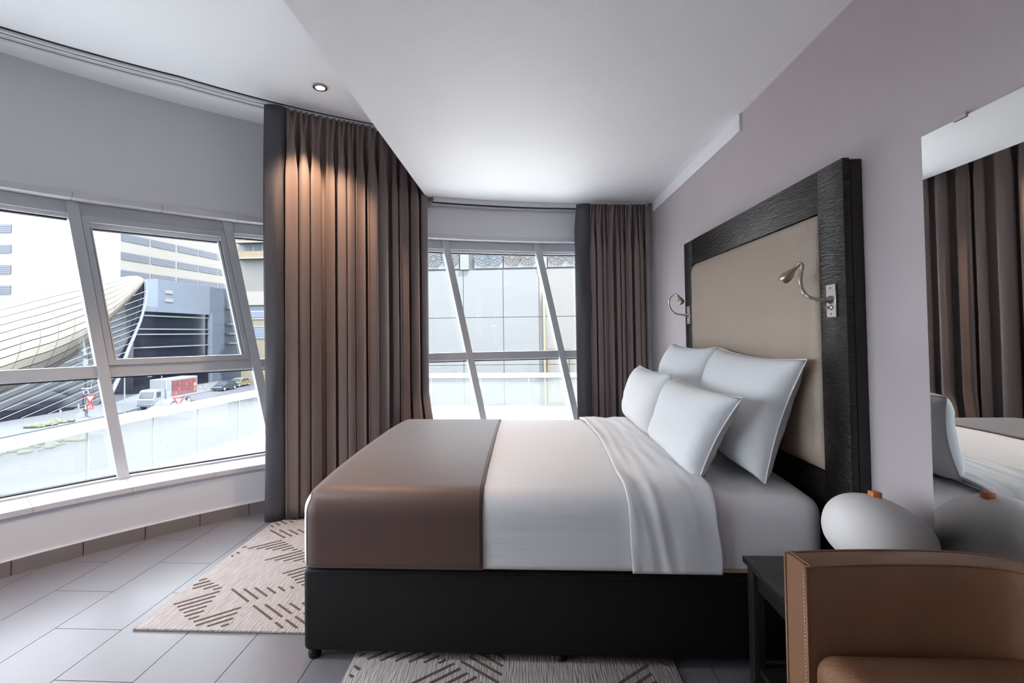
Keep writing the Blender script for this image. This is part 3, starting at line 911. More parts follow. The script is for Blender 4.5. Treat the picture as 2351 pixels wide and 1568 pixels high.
for q in range(60):
    gx, gy = random.uniform(-43.5, -38.5), random.uniform(33, 41)
    gr = random.uniform(0.2, 0.5)
    gv_parts.append(lathe([(gr * 0.7, 0.0), (gr, gr * 0.3), (gr * 0.75, gr * 0.6), (0, gr * 0.8)], (gx, gy, GZ), (0, 0, 1), 7))
gv = add('grass_verge', join(*gv_parts), M_grass, smooth=180)
tag(gv, 'pale green roadside planting beyond the glass balustrade', 'planting', kind='stuff')
bpath = catmull([(-6.0, 1.0, 0), (-6.0, 3.0, 0), (-6.02, 5.0, 0), (-6.03, 7.0, 0), (-5.87, 8.4, 0), (-5.68, 10.0, 0), (-5.25, 11.7, 0), (-4.2, 13.2, 0), (-2.7, 13.86, 0), (-0.56, 13.8, 0), (1.5, 13.74, 0), (4.5, 13.7, 0)], 6)
tp = [(p.x - 0.12, p.y + 0.12) for p in bpath]
struct(add('terrace', prism(tp + [(4.5, 5.3), (1.3, 5.3)] + [arc(a_, 5.32) for a_ in range(92, 200, 4)] + [(-6.12, -2.0)], -1.3, -0.92), M_terr, smooth=0))
struct(add('podium', prism([(p[0] + 0.06, p[1] - 0.06) for p in tp] + [(4.5, -4), (-6.0, -4)], GZ, -1.3), M_wht, smooth=0))
bal = thing('balustrade', (-5.8, 9.0, -0.92), 'curved white topped glass balustrade around the terrace outside the windows', 'balustrade')
def strip(pts, off0, off1, z0, z1):
    V, F = [], []
    for i, p in enumerate(pts):
        a_ = pts[max(0, i - 1)]; b_ = pts[min(len(pts) - 1, i + 1)]
        d = (b_ - a_).normalized(); n = Vector((-d.y, d.x, 0))
        for o_ in (off0, off1):
            q = p + n * o_
            V += [(q.x, q.y, z0), (q.x, q.y, z1)]
    for i in range(len(pts) - 1):
        k = i * 4; l = k + 4
        F += [(k, k + 1, l + 1, l), (k + 2, l + 2, l + 3, k + 3), (k, l, l + 2, k + 2), (k + 1, k + 3, l + 3, l + 1)]
    m = (len(pts) - 1) * 4
    F += [(0, 2, 3, 1), (m, m + 1, m + 3, m + 2)]
    return V, F
add('top_rail', strip(bpath, -0.06, 0.06, -0.03, 0.10), M_wht, bal)
add('kerb', strip(bpath, -0.09, 0.09, -0.92, -0.85), M_terr, bal)
k = 0
step = 4
while k < len(bpath) - 1:
    seg = bpath[k:k + step + 1]
    if len(seg) > 1:
        add('pane', strip(seg, -0.008, 0.008, -0.85, -0.03), M_bal, bal)
        p = seg[0]
        add('clamp_post', rbox(p.x - 0.012, p.x + 0.012, p.y - 0.012, p.y + 0.012, -0.85, -0.03, 0.003, 1), M_wht, bal)
    k += step

# ------------------------------------------------------------------ the golden shell building
T = [(-63.0, 48.6, 3.43), (-62.46, 51.44, 4.54), (-61.91, 53.69, 5.4), (-61.36, 55.67, 6.2), (-60.82, 57.82, 7.01), (-60.27, 60.18, 7.82), (-59.73, 62.77, 8.59), (-59.18, 64.92, 9.29), (-58.64, 66.49, 9.82), (-58.09, 67.77, 10.21), (-57.54, 68.72, 10.38), (-57.0, 69.3, 9.98)]
B = [(-55.6, 43.01, -5.8), (-55.73, 46.01, -5.21), (-55.86, 48.55, -4.42), (-55.98, 51.36, -3.79), (-56.11, 53.96, -2.84), (-56.24, 56.24, -1.75), (-56.36, 58.7, -0.24), (-56.49, 61.03, 1.64), (-56.62, 63.53, 4.03), (-56.74, 65.85, 6.1), (-56.87, 67.94, 8.02), (-57.0, 69.47, 9.67)]
Rm = [(-57.0, 69.55, 9.81), (-56.78, 69.54, 8.02), (-56.55, 68.94, 6.02), (-56.32, 67.87, 3.71), (-56.1, 66.51, 1.48), (-55.88, 65.26, -0.36), (-55.65, 64.2, -2.14), (-55.42, 62.96, -4.43), (-55.2, 60.69, -7.7)]
RIBS = [((65.39, 7.09), (67.59, 7.96)), ((63.95, 5.7), (67.48, 7.03)), ((62.54, 4.35), (67.33, 6.1)), ((61.33, 3.14), (67.04, 5.16)), ((60.14, 1.96), (66.71, 4.23)), ((58.83, 0.78), (66.34, 3.31)), ((57.4, -0.4), (65.9, 2.4)), ((55.25, -1.78), (65.46, 1.51)), ((43.54, -6.18), (64.89, 0.44)), ((43.55, -6.96), (64.31, -0.7)), ((44.52, -7.48), (63.81, -1.82)), ((47.32, -7.5), (63.33, -2.92)), ((50.29, -7.51), (62.87, -4.01)), ((53.32, -7.54), (62.34, -5.08)), ((56.51, -7.56), (61.79, -6.12)), ((59.83, -7.59), (61.25, -7.15))]
M_gold = mat('champagne_metal_panel', dim((216, 206, 188)), 0.45, metal=0.1, var=0.04, vscale=0.4)
M_goldseam = mat('panel_seam', dim((120, 112, 104)), 0.8)
M_dkglass = mat('dark_blue_glass', (14, 18, 30), 0.15, spec=0.4, var=0.3, vscale=0.5)
M_rib = mat('pale_blue_fin', dim((206, 220, 240)), 0.5)
sh = thing('shell_building', (-60, 58, GZ), 'golden shell roofed station building with glass side and white fins', 'building')
Tc, Bc = catmull(T, 2), catmull(B, 2)
def shell_pt(u, v, lift=0.0):
    k = u * (len(Tc) - 1); i = min(int(k), len(Tc) - 2); f = k - i
    a_ = Tc[i].lerp(Tc[i + 1], f); b_ = Bc[i].lerp(Bc[i + 1], f)
    p = a_.lerp(b_, v)
    s = math.sin(math.pi * min(1, v)) ** 0.8
    return p + Vector((3.4 * s * (1 - u ** 3) + lift, 0, 0.9 * s * (1 - u ** 3)))
add('inner_skin', grid(44, 20, lambda u, v: tuple(shell_pt(u, v, -0.12))), M_goldseam, sh, smooth=180)
NU, NV = 13, 11
for i in range(NU):
    for j in range(NV):
        e = 0.012 / 1
        u0, u1 = i / NU + 0.0016, (i + 1) / NU - 0.0016
        v0, v1 = j / NV + 0.006, (j + 1) / NV - 0.006
        V, F = [], []
        for l in (-0.06, 0.0):
            for uu in (u0, (u0 + u1) / 2, u1):
                for vv in (v0, v1):
                    V.append(tuple(shell_pt(uu, vv, l)))
        F = [(6, 8, 9, 7), (8, 10, 11, 9), (0, 1, 3, 2), (2, 3, 5, 4), (0, 6, 7, 1), (4, 5, 11, 10), (0, 2, 8, 6), (2, 4, 10, 8), (1, 7, 9, 3), (3, 9, 11, 5)]
        add('panel', (V, F), M_gold, sh, smooth=0)
gp = [(-55.7, 43.0, -7.7), (-55.45, 60.6, -7.7)] + [(p[0] - 0.25, p[1], p[2]) for p in Rm[::-1][1:]] + [(p[0] - 0.1, p[1], p[2]) for p in B[::-1]]
n_ = len(gp)
gw = add('glass_wall', ([tuple(p) for p in gp] + [(p[0] - 0.4, p[1], p[2]) for p in gp], [tuple(range(n_)), tuple(range(n_, 2 * n_))[::-1]] + [(i, (i + 1) % n_, (i + 1) % n_ + n_, i + n_) for i in range(n_)]), M_dkglass, sh, smooth=0)
for (ya, za), (yb, zb_) in RIBS:
    add('fin', tube([(-55.35, ya, za), (-55.15, yb, zb_)], 0.042, 6), M_rib, sh, smooth=0)
rp = catmull([(p[0], p[1], p[2]) for p in Rm], 5)
add('rim', tube([(p.x + 0.05, p.y, p.z) for p in rp], [0.12 + 0.20 * i / len(rp) for i in range(len(rp))], 8), M_rib, sh, smooth=180)
add('brace', tube([(-55.3, 58.0, -7.6), (-55.5, 60.8, 0.9)], 0.05, 6), M_rib, sh, smooth=0)

# ------------------------------------------------------------------ white louvred building
M_bwhite = mat('white_render', dim((240, 234, 226)), 0.85, var=0.02, vscale=0.3)  # the render's own warm white, darkened through dim
M_louv = mat('blue_grey_louvre', dim((150, 158, 182)), 0.6)
wb = thing('white_building', (-100, 110, GZ), 'tall white building with rows of blue grey louvre strips behind the shell', 'building')
dB = Vector((0.103, 0.9947, 0)); oB = Vector((-74.42, 85, 0))
pe = oB + dB * 80
add('wall', prism([(-150, 85), (oB.x, oB.y), (pe.x, pe.y), (-150, 165)], GZ, 46), M_bwhite, wb, smooth=0)
def louvre(o_, d_, n_, u0, u1, z0, z1):
    parts = []
    for f_ in range(4):
        za = z0 + (z1 - z0) * f_ / 4; zb_ = za + (z1 - z0) / 4 * 0.8
        V = []
        for u_ in (u0, u1):
            for dn in (-0.02, 0.10):
                for zz in (za, zb_):
                    p = o_ + d_ * u_ + n_ * dn; V.append((p.x, p.y, zz))
        parts.append((V, list(BOXF)))
    V = []
    for u_ in (u0, u1):
        for dn in (-0.02, 0.04):
            for zz in (z0, z1):
                p = o_ + d_ * u_ + n_ * dn; V.append((p.x, p.y, zz))
    parts.append((V, list(BOXF)))
    add('louvre', join(*parts), M_louv, wb, smooth=0)
nB = Vector((0.9947, -0.103, 0))
for z0, z1 in ((22.7, 24.1), (19.2, 20.6), (15.7, 17.1), (12.3, 13.75), (8.8, 10.3)):
    for u0, u1 in ((0.1, 6.1), (6.5, 12.35), (12.95, 18.6), (18.95, 24.6), (25.0, 30.6)):
        if z0 > 22 : continue
        louvre(oB, dB, nB, u0, u1, z0, z1)
for z0, z1 in ((21.2, 22.7), (17.35, 18.85), (13.4, 15.05), (9.6, 11.2)):
    louvre(Vector((-110, 85, 0)), Vector((1, 0, 0)), Vector((0, -1, 0)), 0, 14.15, z0, z1)

# ------------------------------------------------------------------ blue grey clad block
M_clad = mat('pale_blue_cladding', dim((176, 196, 226)), 0.6, var=0.08, vscale=1.2, vstretch=(0.2, 0.2, 6))
M_clad2 = mat('blue_grey_cladding', dim((140, 160, 196)), 0.6, var=0.12, vscale=1.2, vstretch=(0.2, 0.2, 6))
cb = thing('clad_block', (-65, 86, GZ), 'pale blue clad block with dark glazing beside the shell building', 'building')
add('glazed_wall', box(-70, -60.4, 71.5, 89.2, GZ, 5.3), M_dkglass, cb, smooth=0)
for z in (4.66, 2.5, 1.65, -0.45, -3.0):
    add('white_band', box(-60.4, -60.2, 71.5, 89.2, z - 0.10, z + 0.10), M_rib, cb, smooth=0)
add('upper_wall', box(-70, -60.0, 75.9, 89.0, 5.3, 10.75), M_clad, cb, smooth=0)
add('ledge', box(-70, -60.05, 71.5, 75.9, 5.3, 6.1), M_clad, cb, smooth=0)
add('pilaster', box(-64, -59.9, 89.0, 91.0, GZ, 5.6), M_clad, cb, smooth=0)
add('side_wall', prism([(-60.0, 91.0), (-60.0, 89.0), (-58.6, 98.2), (-70, 99.5), (-70, 91.0)], GZ, 10.6), M_clad2, cb, smooth=0)
for z in (3.4, 1.5, -0.4, 6.6):
    add('vent_strip', box(-59.4, -58.7, 93.2, 97.0, z, z + 0.35), M_rib, cb, smooth=0)
for z in (8.9, 7.5):
    add('window', box(-60.0, -59.9, 77.5, 79.2, z - 0.4, z + 0.15), M_wht, cb, smooth=0)
add('door', box(-60.0, -59.85, 84.2, 88.4, GZ + 0.12, -4.4), M_dkglass, cb, smooth=0)

# ------------------------------------------------------------------ beige fronted building with balconies
M_beige = mat('beige_balcony', dim((214, 190, 150)), 0.8, var=0.06, vscale=1)
M_olive = mat('sand_facade', dim((206, 196, 166)), 0.8, var=0.06, vscale=1, vstretch=(1, 1, 5))
bb2 = thing('balcony_building', (-45, 92, GZ), 'white building with beige balconies seen past the window mullion', 'building')
add('lower_wall', box(-52.0, -36, 86, 100, GZ, 6.8), M_olive, bb2, smooth=0)
add('upper_wall', box(-52.4, -36, 85.6, 100, 6.8, 34), M_bwhite, bb2, smooth=0)
for z in (5.6, 4.3, 2.9, 0.8):
    add('band', box(-52.0, -36, 85.9, 86.0, z - 0.10, z + 0.10), M_wht, bb2, smooth=0)
add('glazing', box(-51.8, -37, 85.92, 86.0, 4.5, 6.5), M_clad, bb2, smooth=0)
add('glazing', box(-51.8, -37, 85.92, 86.0, 0.95, 2.7), M_clad, bb2, smooth=0)
for z in (15.3, 18.2, 21.4):
    bl = add('balcony', box(-51.6, -38, 83.9, 85.6, z, z + 1.1), M_beige, bb2, smooth=0)
    add('balcony_slab', box(-51.9, -37.8, 83.7, 85.6, z - 0.25, z), M_bwhite, bl, smooth=0)
    for x in (-51.0, -49.2, -47.4, -45.6):
        add('window', box(x, x + 1.1, 85.5, 85.62, z + 1.3, z + 2.4), M_clad2, bb2, smooth=0)

# ------------------------------------------------------------------ panelled wall opposite the narrow window
M_pan = mat('pale_grey_cladding_panel', dim((222, 226, 230), 0.12), 0.7, var=0.02, vscale=0.6)
M_pan2 = mat('warm_white_panel', dim((228, 222, 218), 0.12), 0.7, var=0.02, vscale=0.6)
M_joint = mat('panel_joint', dim((160, 166, 172), 0.12), 0.8)
M_scr = mat('pale_fretwork', dim((180, 188, 200), 0.12), 0.7)
M_scr2 = mat('sand_fretwork', dim((206, 180, 166), 0.12), 0.7)
M_ylw = mat('pale_yellow_pipe', dim((236, 214, 150), 0.12), 0.6)
pw = thing('panelled_building', (0, 24, GZ), 'pale grey panelled wall with fretwork screens beyond the narrow window', 'building')
add('core_wall', box(-9, 9, 22.06, 30, GZ, 9), M_joint, pw, smooth=0)
xe = [-8.3, -6.4, -4.6, -2.78, -0.95, 0.68, 2.45, 4.2, 6.0]
zeq = [GZ, -4.6, -2.4, -0.22, 1.95, 4.13]
for i in range(len(xe) - 1):
    for j in range(len(zeq) - 1):
        add('panel', box(xe[i] + 0.012, xe[i + 1] - 0.012, 22.0, 22.07, zeq[j] + 0.012, zeq[j + 1] - 0.012), M_pan if xe[i] < 0.6 else M_pan2, pw, smooth=0)
def rosette(cx, cz, r):
    parts = []
    for rr, n, wd in ((0.30, 12, 0.10), (0.58, 12, 0.12), (0.86, 24, 0.10)):
        for q in range(n):
            a_ = 2 * math.pi * (q + (0.5 if rr == 0.58 else 0)) / n
            c_, s_ = math.cos(a_), math.sin(a_)
            pts = [(rr - 0.11, 0), (rr, wd * 0.62), (rr + 0.11, 0), (rr, -wd * 0.62)]
            P2 = [(cx + r * (c_ * x - s_ * y), cz + r * (s_ * x + c_ * y)) for x, y in pts]
            V = [(x, 21.93, z) for x, z in P2] + [(x, 22.0, z) for x, z in P2]
            parts.append((V, [(0, 1, 2, 3), (7, 6, 5, 4), (0, 4, 5, 1), (1, 5, 6, 2), (2, 6, 7, 3), (3, 7, 4, 0)]))
    return join(*parts)
for x0, x1, m_, md in ((-6.4, -4.6, M_scr, M_joint), (-4.55, -2.95, M_scr, M_joint), (-2.25, -0.95, M_scr, M_clad), (-0.9, 0.62, M_scr2, M_joint), (1.1, 2.75, M_scr2, M_beige), (2.9, 4.5, M_scr2, M_joint)):
    sc_ = add('fretwork_screen', box(x0, x1, 21.99, 22.07, 4.2, 6.4), mat('white_screen_backing', dim((236, 238, 240), 0.12), 0.8), pw, smooth=0)
    for cx_ in (x0 + 0.40, x1 - 0.42):
        for cz_ in (4.74, 5.75):
            add('rosette', rosette(cx_, cz_, 0.46), m_ if md is not M_clad else M_clad, sc_, smooth=0)
for x in (-2.9, 0.66):
    add('column', box(x, x + 0.4, 21.9, 22.07, 4.15, 6.6), M_pan, pw, smooth=0)
add('yellow_pipe', tube([(0.89, 21.9, -2.6), (0.89, 21.9, 2.9), (0.89, 22.0, 3.0)], 0.055, 8), M_ylw, pw)
add('yellow_frame', tube([(1.05, 21.94, -1.9), (2.05, 21.94, -1.9), (2.05, 21.94, 0.5), (1.05, 21.94, 0.5), (1.05, 21.94, -1.9)], 0.025, 6), M_ylw, pw, smooth=0)

# ------------------------------------------------------------------ street things
M_tyre = mat('black_tyre', (30, 30, 32), 0.8)
M_hub = mat('silver_hub', (180, 184, 190), 0.4, metal=0.6)
M_autoglass = mat('dark_car_glass', (40, 46, 56), 0.12)
M_lampglass = mat('headlamp', dim((230, 236, 244)), 0.2)
def side_extrude(profile, x0, x1, taper=0.0, ztap=None):
    """profile = [(y, z)], extruded across x; points above ztap pulled in by taper"""
    n = len(profile)
    V = []
    for x, s in ((x0, 1), (x1, -1)):
        for y, z in profile:
            t_ = taper if (ztap is not None and z > ztap) else 0
            V.append((x + s * t_, y, z))
    F = [tuple(range(n)), tuple(range(n, 2 * n))[::-1]] + [(i, (i + 1) % n, (i + 1) % n + n, i + n) for i in range(n)]
    return V, F
def wheel(t, x, y, r, wd):
    wl = add('wheel', lathe([(r * 0.6, 0), (r * 0.95, 0), (r, 0.03), (r, wd - 0.03), (r * 0.95, wd), (r * 0.6, wd)], (x, y, GZ + r), (1, 0, 0), 18), M_tyre, t)
    add('hub', lathe([(0.0, 0), (r * 0.55, 0), (r * 0.55, 0.02), (0, 0.03)], (x + (wd if x > wloc(t).x else -0.02), y, GZ + r), (1, 0, 0), 14), M_hub, wl)
def car(label, xc, yf, m_, roof=1.48, L=4.5, stripe=None):
    """front faces -Y, front bumper at yf"""
    t = thing('car', (xc, yf + L / 2, GZ), label, 'car')
    w2 = 0.9; g0 = GZ
    y = lambda f: yf + L * f
    prof = [(y(0.0), g0 + 0.28), (y(0.0), g0 + 0.62), (y(0.03), g0 + 0.74), (y(0.24), g0 + 0.92), (y(0.38), g0 + roof - 0.08), (y(0.46), g0 + roof), (y(0.76), g0 + roof - 0.03), (y(0.93), g0 + 0.98), (y(0.99), g0 + 0.92), (y(1.0), g0 + 0.32)]
    add('body', side_extrude(prof, xc - w2, xc + w2, 0.16, g0 + 1.1), m_, t, smooth=0)
    for sx in (-1, 1):
        wp = [(y(0.30), g0 + 0.95), (y(0.40), g0 + roof - 0.12), (y(0.74), g0 + roof - 0.12), (y(0.88), g0 + 0.98)]
        xa = xc + sx * (w2 - 0.012)
        add('side_window', ([(xa + sx * 0.02, a_, b_) for a_, b_ in wp[:1]] + [(xa - sx * 0.13, a_, b_) for a_, b_ in wp[1:3]] + [(xa + sx * 0.02, a_, b_) for a_, b_ in wp[3:]] + [(xa - sx * 0.05, a_, b_) for a_, b_ in wp], [(0, 1, 2, 3), (7, 6, 5, 4), (0, 4, 5, 1), (1, 5, 6, 2), (2, 6, 7, 3), (3, 7, 4, 0)]), M_autoglass, t, smooth=0)
        add('headlight', rbox(xc + sx * 0.66 - 0.16, xc + sx * 0.66 + 0.16, y(0) - 0.02, y(0.05), g0 + 0.60, g0 + 0.74, 0.02, 1), M_lampglass, t)
    add('windscreen', ([(xc - w2 + 0.1, y(0.235), g0 + 0.94), (xc + w2 - 0.1, y(0.235), g0 + 0.94), (xc + w2 - 0.2, y(0.372), g0 + roof - 0.10), (xc - w2 + 0.2, y(0.372), g0 + roof - 0.10),
                        (xc - w2 + 0.1, y(0.27), g0 + 0.9), (xc + w2 - 0.1, y(0.27), g0 + 0.9), (xc + w2 - 0.2, y(0.4), g0 + roof - 0.14), (xc - w2 + 0.2, y(0.4), g0 + roof - 0.14)],
                       [(0, 1, 2, 3), (7, 6, 5, 4), (0, 4, 5, 1), (1, 5, 6, 2), (2, 6, 7, 3), (3, 7, 4, 0)]), M_autoglass, t, smooth=0)
    add('grille', rbox(xc - 0.5, xc + 0.5, y(0) - 0.02, y(0.02), g0 + 0.36, g0 + 0.56, 0.01, 1), M_tyre, t)
    if stripe:
        add('side_stripe', box(xc + w2 - 0.005, xc + w2 + 0.012, y(0.05), y(0.97), g0 + 0.62, g0 + 0.82), stripe, t, smooth=0)
    for f_ in (0.18, 0.80):
        wheel(t, xc - w2 - 0.01, y(f_), 0.33, 0.22); wheel(t, xc + w2 - 0.21, y(f_), 0.33, 0.22)
    return t
car('white saloon car in front of the delivery truck', -42.4, 53.2, mat('white_car_paint', dim((226, 232, 236)), 0.25, coat=0.5))
car('black car parked by the blue clad block', -49.6, 75.2, mat('black_car_paint', (34, 38, 48), 0.25, coat=0.5), L=4.4)
car('cream car with a yellow side stripe behind the black car', -50.4, 80.6, mat('cream_car_paint', dim((222, 214, 190)), 0.3, coat=0.5), L=4.6, stripe=mat('yellow_stripe', dim((236, 214, 90)), 0.4))

M_truck = mat('white_truck_paint', dim((216, 226, 236)), 0.35)
tr = thing('delivery_truck', (-46.1, 60.2, GZ), 'white box truck with red food picture on its side', 'truck')
tx0, tx1 = -47.2, -45.0
add('cargo_box', rbox(tx0, tx1, 58.4, 64.2, GZ + 1.05, GZ + 3.55, 0.04, 1), M_truck, tr)
cabp = [(56.4, GZ + 0.45), (56.35, GZ + 1.25), (56.45, GZ + 1.45), (56.75, GZ + 2.25), (57.0, GZ + 2.40), (58.2, GZ + 2.42), (58.2, GZ + 0.45)]
add('cab', side_extrude(cabp, tx0 + 0.1, tx1 - 0.08), M_truck, tr, smooth=0)
add('windscreen', ([(tx0 + 0.25, 56.40, GZ + 1.5), (tx1 - 0.22, 56.40, GZ + 1.5), (tx1 - 0.26, 56.66, GZ + 2.2), (tx0 + 0.3, 56.66, GZ + 2.2), (tx0 + 0.25, 56.55, GZ + 1.5), (tx1 - 0.22, 56.55, GZ + 1.5), (tx1 - 0.26, 56.8, GZ + 2.2), (tx0 + 0.3, 56.8, GZ + 2.2)], [(0, 1, 2, 3), (7, 6, 5, 4), (0, 4, 5, 1), (1, 5, 6, 2), (2, 6, 7, 3), (3, 7, 4, 0)]), M_autoglass, tr, smooth=0)
add('side_window', box(tx1 - 0.085, tx1 - 0.06, 56.9, 57.8, GZ + 1.5, GZ + 2.15), M_autoglass, tr, smooth=0)
add('bumper', rbox(tx0 + 0.1, tx1 - 0.08, 56.25, 56.5, GZ + 0.45, GZ + 0.75, 0.03, 1), M_clad2, tr)
ban = add('picture_panel', box(tx1 - 0.01, tx1 + 0.02, 59.3, 64.0, GZ + 1.35, GZ + 3.3), mat('crimson_print', dim((170, 44, 60)), 0.5, var=0.45, vscale=2.2), tr, smooth=0)
rr_ = random.Random(5)
for q in range(15):
    yy, zz, rad = rr_.uniform(59.6, 63.6), GZ + rr_.uniform(1.6, 3.0), rr_.uniform(0.08, 0.24)
    add('printed_food', lathe([(0, 0), (rad, 0), (rad, 0.01), (0, 0.012)], (tx1 + 0.02, yy, zz), (1, 0, 0), 10), rr_.choice([mat('print_orange', dim((224, 120, 70)), 0.6), mat('print_pink', dim((226, 90, 120)), 0.6), mat('print_cream', dim((240, 214, 190)), 0.6), mat('print_brown', dim((120, 50, 44)), 0.6)]), ban, smooth=0)
for zz, c_ in ((3.05, (222, 60, 50)), (2.45, (240, 222, 190)), (1.80, (236, 170, 70))):
    add('printed_food', lathe([(0, 0), (0.27, 0), (0.27, 0.012), (0, 0.014)], (tx1 + 0.02, 63.65, GZ + zz), (1, 0, 0), 14), mat('print_%d' % c_[1], dim(c_), 0.6), ban, smooth=0)
for yy in (57.2, 62.6):
    wheel(tr, tx0 + 0.1, yy, 0.42, 0.25); wheel(tr, tx1 - 0.32, yy, 0.42, 0.25)

M_red = mat('sign_red', dim((224, 52, 74)), 0.5)
M_pole = mat('galvanised_pole', dim((206, 220, 232)), 0.45)
def yield_sign(label, x, y, ztop, full):
    t = thing('yield_sign', (x, y, GZ + 0.12), label, 'sign')
    n = Vector((0.69, -0.72, 0)).normalized(); s = Vector((-n.y, n.x, 0))
    s = Vector((0.72, 0.69, 0)).normalized()
    c = Vector((x, y, 0))
    def tri(h, zc, off, th):
        pts = [(-h * 0.577, h / 3), (h * 0.577, h / 3), (0, -2 * h / 3)]
        V = []
        for d in (off, off + th):
            for a_, b_ in pts:
                p = c + s * a_ + n * d; V.append((p.x, p.y, zc + b_))
        return V, [(0, 1, 2), (5, 4, 3), (0, 3, 4, 1), (1, 4, 5, 2), (2, 5, 3, 0)]
    def rect(w_, z0, z1, off, th, sx=0.0):
        V = []
        for d in (off, off + th):
            for a_, b_ in ((-w_ / 2, z0), (w_ / 2, z0), (w_ / 2, z1), (-w_ / 2, z1)):
                p = c + s * (a_ + sx) + n * d; V.append((p.x, p.y, b_))
        return V, [(0, 1, 2, 3), (7, 6, 5, 4), (0, 4, 5, 1), (1, 5, 6, 2), (2, 6, 7, 3), (3, 7, 4, 0)]
    add('pole', tube([(x, y, GZ + 0.12), (x, y, ztop + (0.75 if full else 0.2))], 0.055, 8), M_pole, t)
    add('sign_plate', tri(0.98, ztop - 0.30, 0.07, 0.03), M_red, t, smooth=0)
    add('sign_face', tri(0.58, ztop - 0.29, 0.10, 0.01), M_wht, t, smooth=0)
    if full:
        pl = add('lane_plate', rect(0.62, ztop - 1.52, ztop - 0.98, 0.07, 0.03), M_red, t, smooth=0)
        add('printed_arrow', join(rect(0.10, ztop - 1.44, ztop - 1.06, 0.10, 0.01, -0.08), rect(0.22, ztop - 1.14, ztop - 1.06, 0.10, 0.01, -0.02)), M_wht, pl, smooth=0)
        add('printed_arrow', join(rect(0.08, ztop - 1.44, ztop - 1.20, 0.10, 0.01, 0.12)), M_wht, pl, smooth=0)
        add('solar_panel', rect(0.85, ztop + 0.72, ztop + 0.80, -0.35, 0.7, -0.30), M_pole, t, smooth=0)
        hd = add('signal_housing', lathe([(0.0, -0.05), (0.22, -0.02), (0.26, 0.08), (0.26, 0.20), (0.22, 0.22), (0, 0.22)], c + s * -0.36 + Vector((0, 0, ztop + 0.36)), n, 16), mat('grey_signal', (120, 122, 132), 0.5), t)
        add('signal_lens', lathe([(0, 0), (0.17, 0), (0.17, 0.02), (0, 0.03)], c + s * -0.36 + n * 0.22 + Vector((0, 0, ztop + 0.36)), n, 14), M_tyre, hd)
    return t
yield_sign('red and white give way sign with lane plate beside the walker', -47.55, 50.45, -5.05, True)
yield_sign('small give way sign standing just before the white car', -38.0, 51.14, -5.45, False)

def lamp_post(label, x, y, h):
    t = thing('street_lamp', (x, y, GZ), label, 'street lamp')
    add('pole', tube([(x, y, GZ), (x, y, GZ + h * 0.6), (x, y, GZ + h)], [0.09, 0.07, 0.05], 8), M_pole, t)
    add('arm', tube([(x, y, GZ + h), (x - 0.3, y - 0.35, GZ + h + 0.05), (x - 0.7, y - 0.8, GZ + h)], 0.035, 6), M_pole, t)
    add('lantern', rbox(x - 1.0, x - 0.55, y - 0.9, y - 0.7, GZ + h - 0.08, GZ + h + 0.04, 0.02, 1), M_pole, t)
    return t
lamp_post('slim pale street lamp between the sign and the truck', -44.0, 50.9, 4.6)
lamp_post('slim pale street lamp standing in front of the truck cab', -40.6, 52.0, 4.6)
for x, y, lb in ((-50.5, 50.0, 'pale bollard on the pavement left behind by the walker'), (-52.5, 54.2, 'pale bollard close to the glass wall of the shell building'), (-50.9, 73.2, 'pale bollard by the door of the clad block, towards the truck'), (-51.2, 75.0, 'pale bollard by the door of the clad block, towards the black car')):
    b_ = add('bollard', lathe([(0.10, 0.12), (0.10, 1.0), (0.085, 1.10), (0.05, 1.14), (0.0, 1.15)], (x, y, GZ), (0, 0, 1), 12), M_pole)
    tag(b_, lb, 'bollard', 'street bollards')

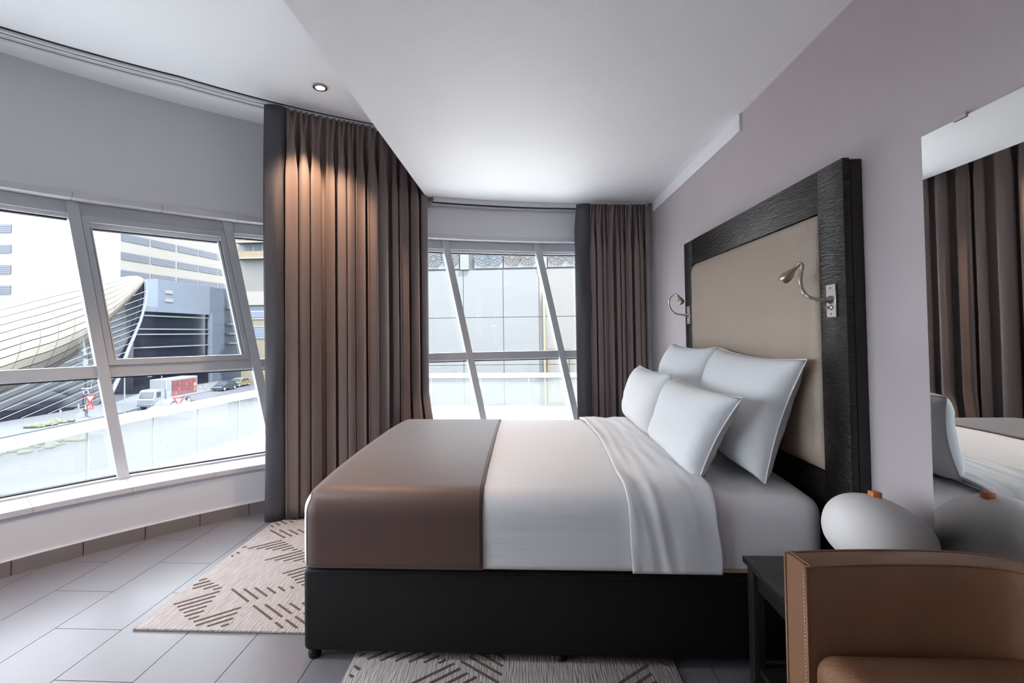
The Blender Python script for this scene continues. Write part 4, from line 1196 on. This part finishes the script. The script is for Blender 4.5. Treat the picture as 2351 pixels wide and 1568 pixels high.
# the walker: one skinned body, clothing colours by part
def person(x, y, h):
    z0 = GZ + 0.12
    t = thing('person', (x, y, z0), 'person in dark clothes with a dark shoulder bag standing by the give way sign', 'person')
    J = {'pel': (0, 0, .53), 'sp': (0, -.01, .64), 'ch': (0, -.01, .75), 'nk': (0, -.015, .83), 'hd': (0, -.03, .88), 'ht': (0, -.03, .955),
         'sl': (-.10, 0, .79), 'el': (-.13, .03, .64), 'wl': (-.12, -.05, .53), 'fl': (-.12, -.08, .49),
         'sr': (.10, 0, .79), 'er': (.13, .02, .64), 'wr': (.11, -.09, .56), 'fr': (.10, -.12, .53),
         'hl': (-.055, 0, .50), 'kl': (-.06, -.03, .28), 'al': (-.06, .03, .04), 'tl': (-.06, -.06, .015),
         'hr': (.055, 0, .50), 'kr': (.06, .01, .28), 'ar': (.06, .05, .04), 'tr': (.06, -.04, .015)}
    Rj = dict(pel=.075, sp=.068, ch=.08, nk=.032, hd=.052, ht=.045, sl=.042, el=.033, wl=.024, fl=.02, sr=.042, er=.033, wr=.024, fr=.02, hl=.06, kl=.042, al=.028, tl=.024, hr=.06, kr=.042, ar=.028, tr=.024)
    Eg = [('pel', 'sp'), ('sp', 'ch'), ('ch', 'nk'), ('nk', 'hd'), ('hd', 'ht'), ('ch', 'sl'), ('sl', 'el'), ('el', 'wl'), ('wl', 'fl'), ('ch', 'sr'), ('sr', 'er'), ('er', 'wr'), ('wr', 'fr'),
          ('pel', 'hl'), ('hl', 'kl'), ('kl', 'al'), ('al', 'tl'), ('pel', 'hr'), ('hr', 'kr'), ('kr', 'ar'), ('ar', 'tr')]
    ks = list(J)
    me = bpy.data.meshes.new('body')
    me.from_pydata([tuple(c * h for c in J[k_]) for k_ in ks], [(ks.index(a_), ks.index(b_)) for a_, b_ in Eg], [])
    o = bpy.data.objects.new('body', me); COL.objects.link(o); o.parent = t
    o.modifiers.new('skin', 'SKIN')
    sv = me.skin_vertices[0].data
    for i, k_ in enumerate(ks):
        sv[i].radius = (Rj[k_] * h, Rj[k_] * h); sv[i].use_root = k_ == 'pel'
    sb = o.modifiers.new('sub', 'SUBSURF'); sb.levels = 2; sb.render_levels = 2
    me.materials.append(mat('dark_clothes', (52, 46, 56), 0.8))
    def blob(name, c, r, m_):
        V, F = grid(14, 10, lambda u, v: (x + (c[0] + r[0] * math.sin(math.pi * v) * math.cos(2 * math.pi * u)) * h, y + (c[1] + r[1] * math.sin(math.pi * v) * math.sin(2 * math.pi * u)) * h, z0 + (c[2] - r[2] * math.cos(math.pi * v)) * h))
        return add(name, (V, F), m_, t, smooth=180)
    blob('hair', (0, -.02, .935), (.066, .070, .068), mat('dark_hair', (40, 30, 28), 0.7))
    blob('face', (0, -.052, .905), (.050, .052, .062), mat('skin_tone', (186, 140, 116), 0.6))
    blob('shirt', (0, -.005, .735), (.125, .095, .115), mat('pale_blue_shirt', (150, 170, 200), 0.8))
    blob('shoulder_bag', (-.17, -.02, .60), (.055, .10, .085), mat('dark_bag', (38, 42, 40), 0.7))
    blob('shoe', (-.06, -.03, .02), (.036, .075, .025), mat('white_shoe', (226, 226, 230), 0.6))
    blob('shoe', (.06, -.01, .02), (.036, .075, .025), mat('white_shoe', (226, 226, 230), 0.6))
    return t
person(-48.2, 50.7, 1.5)
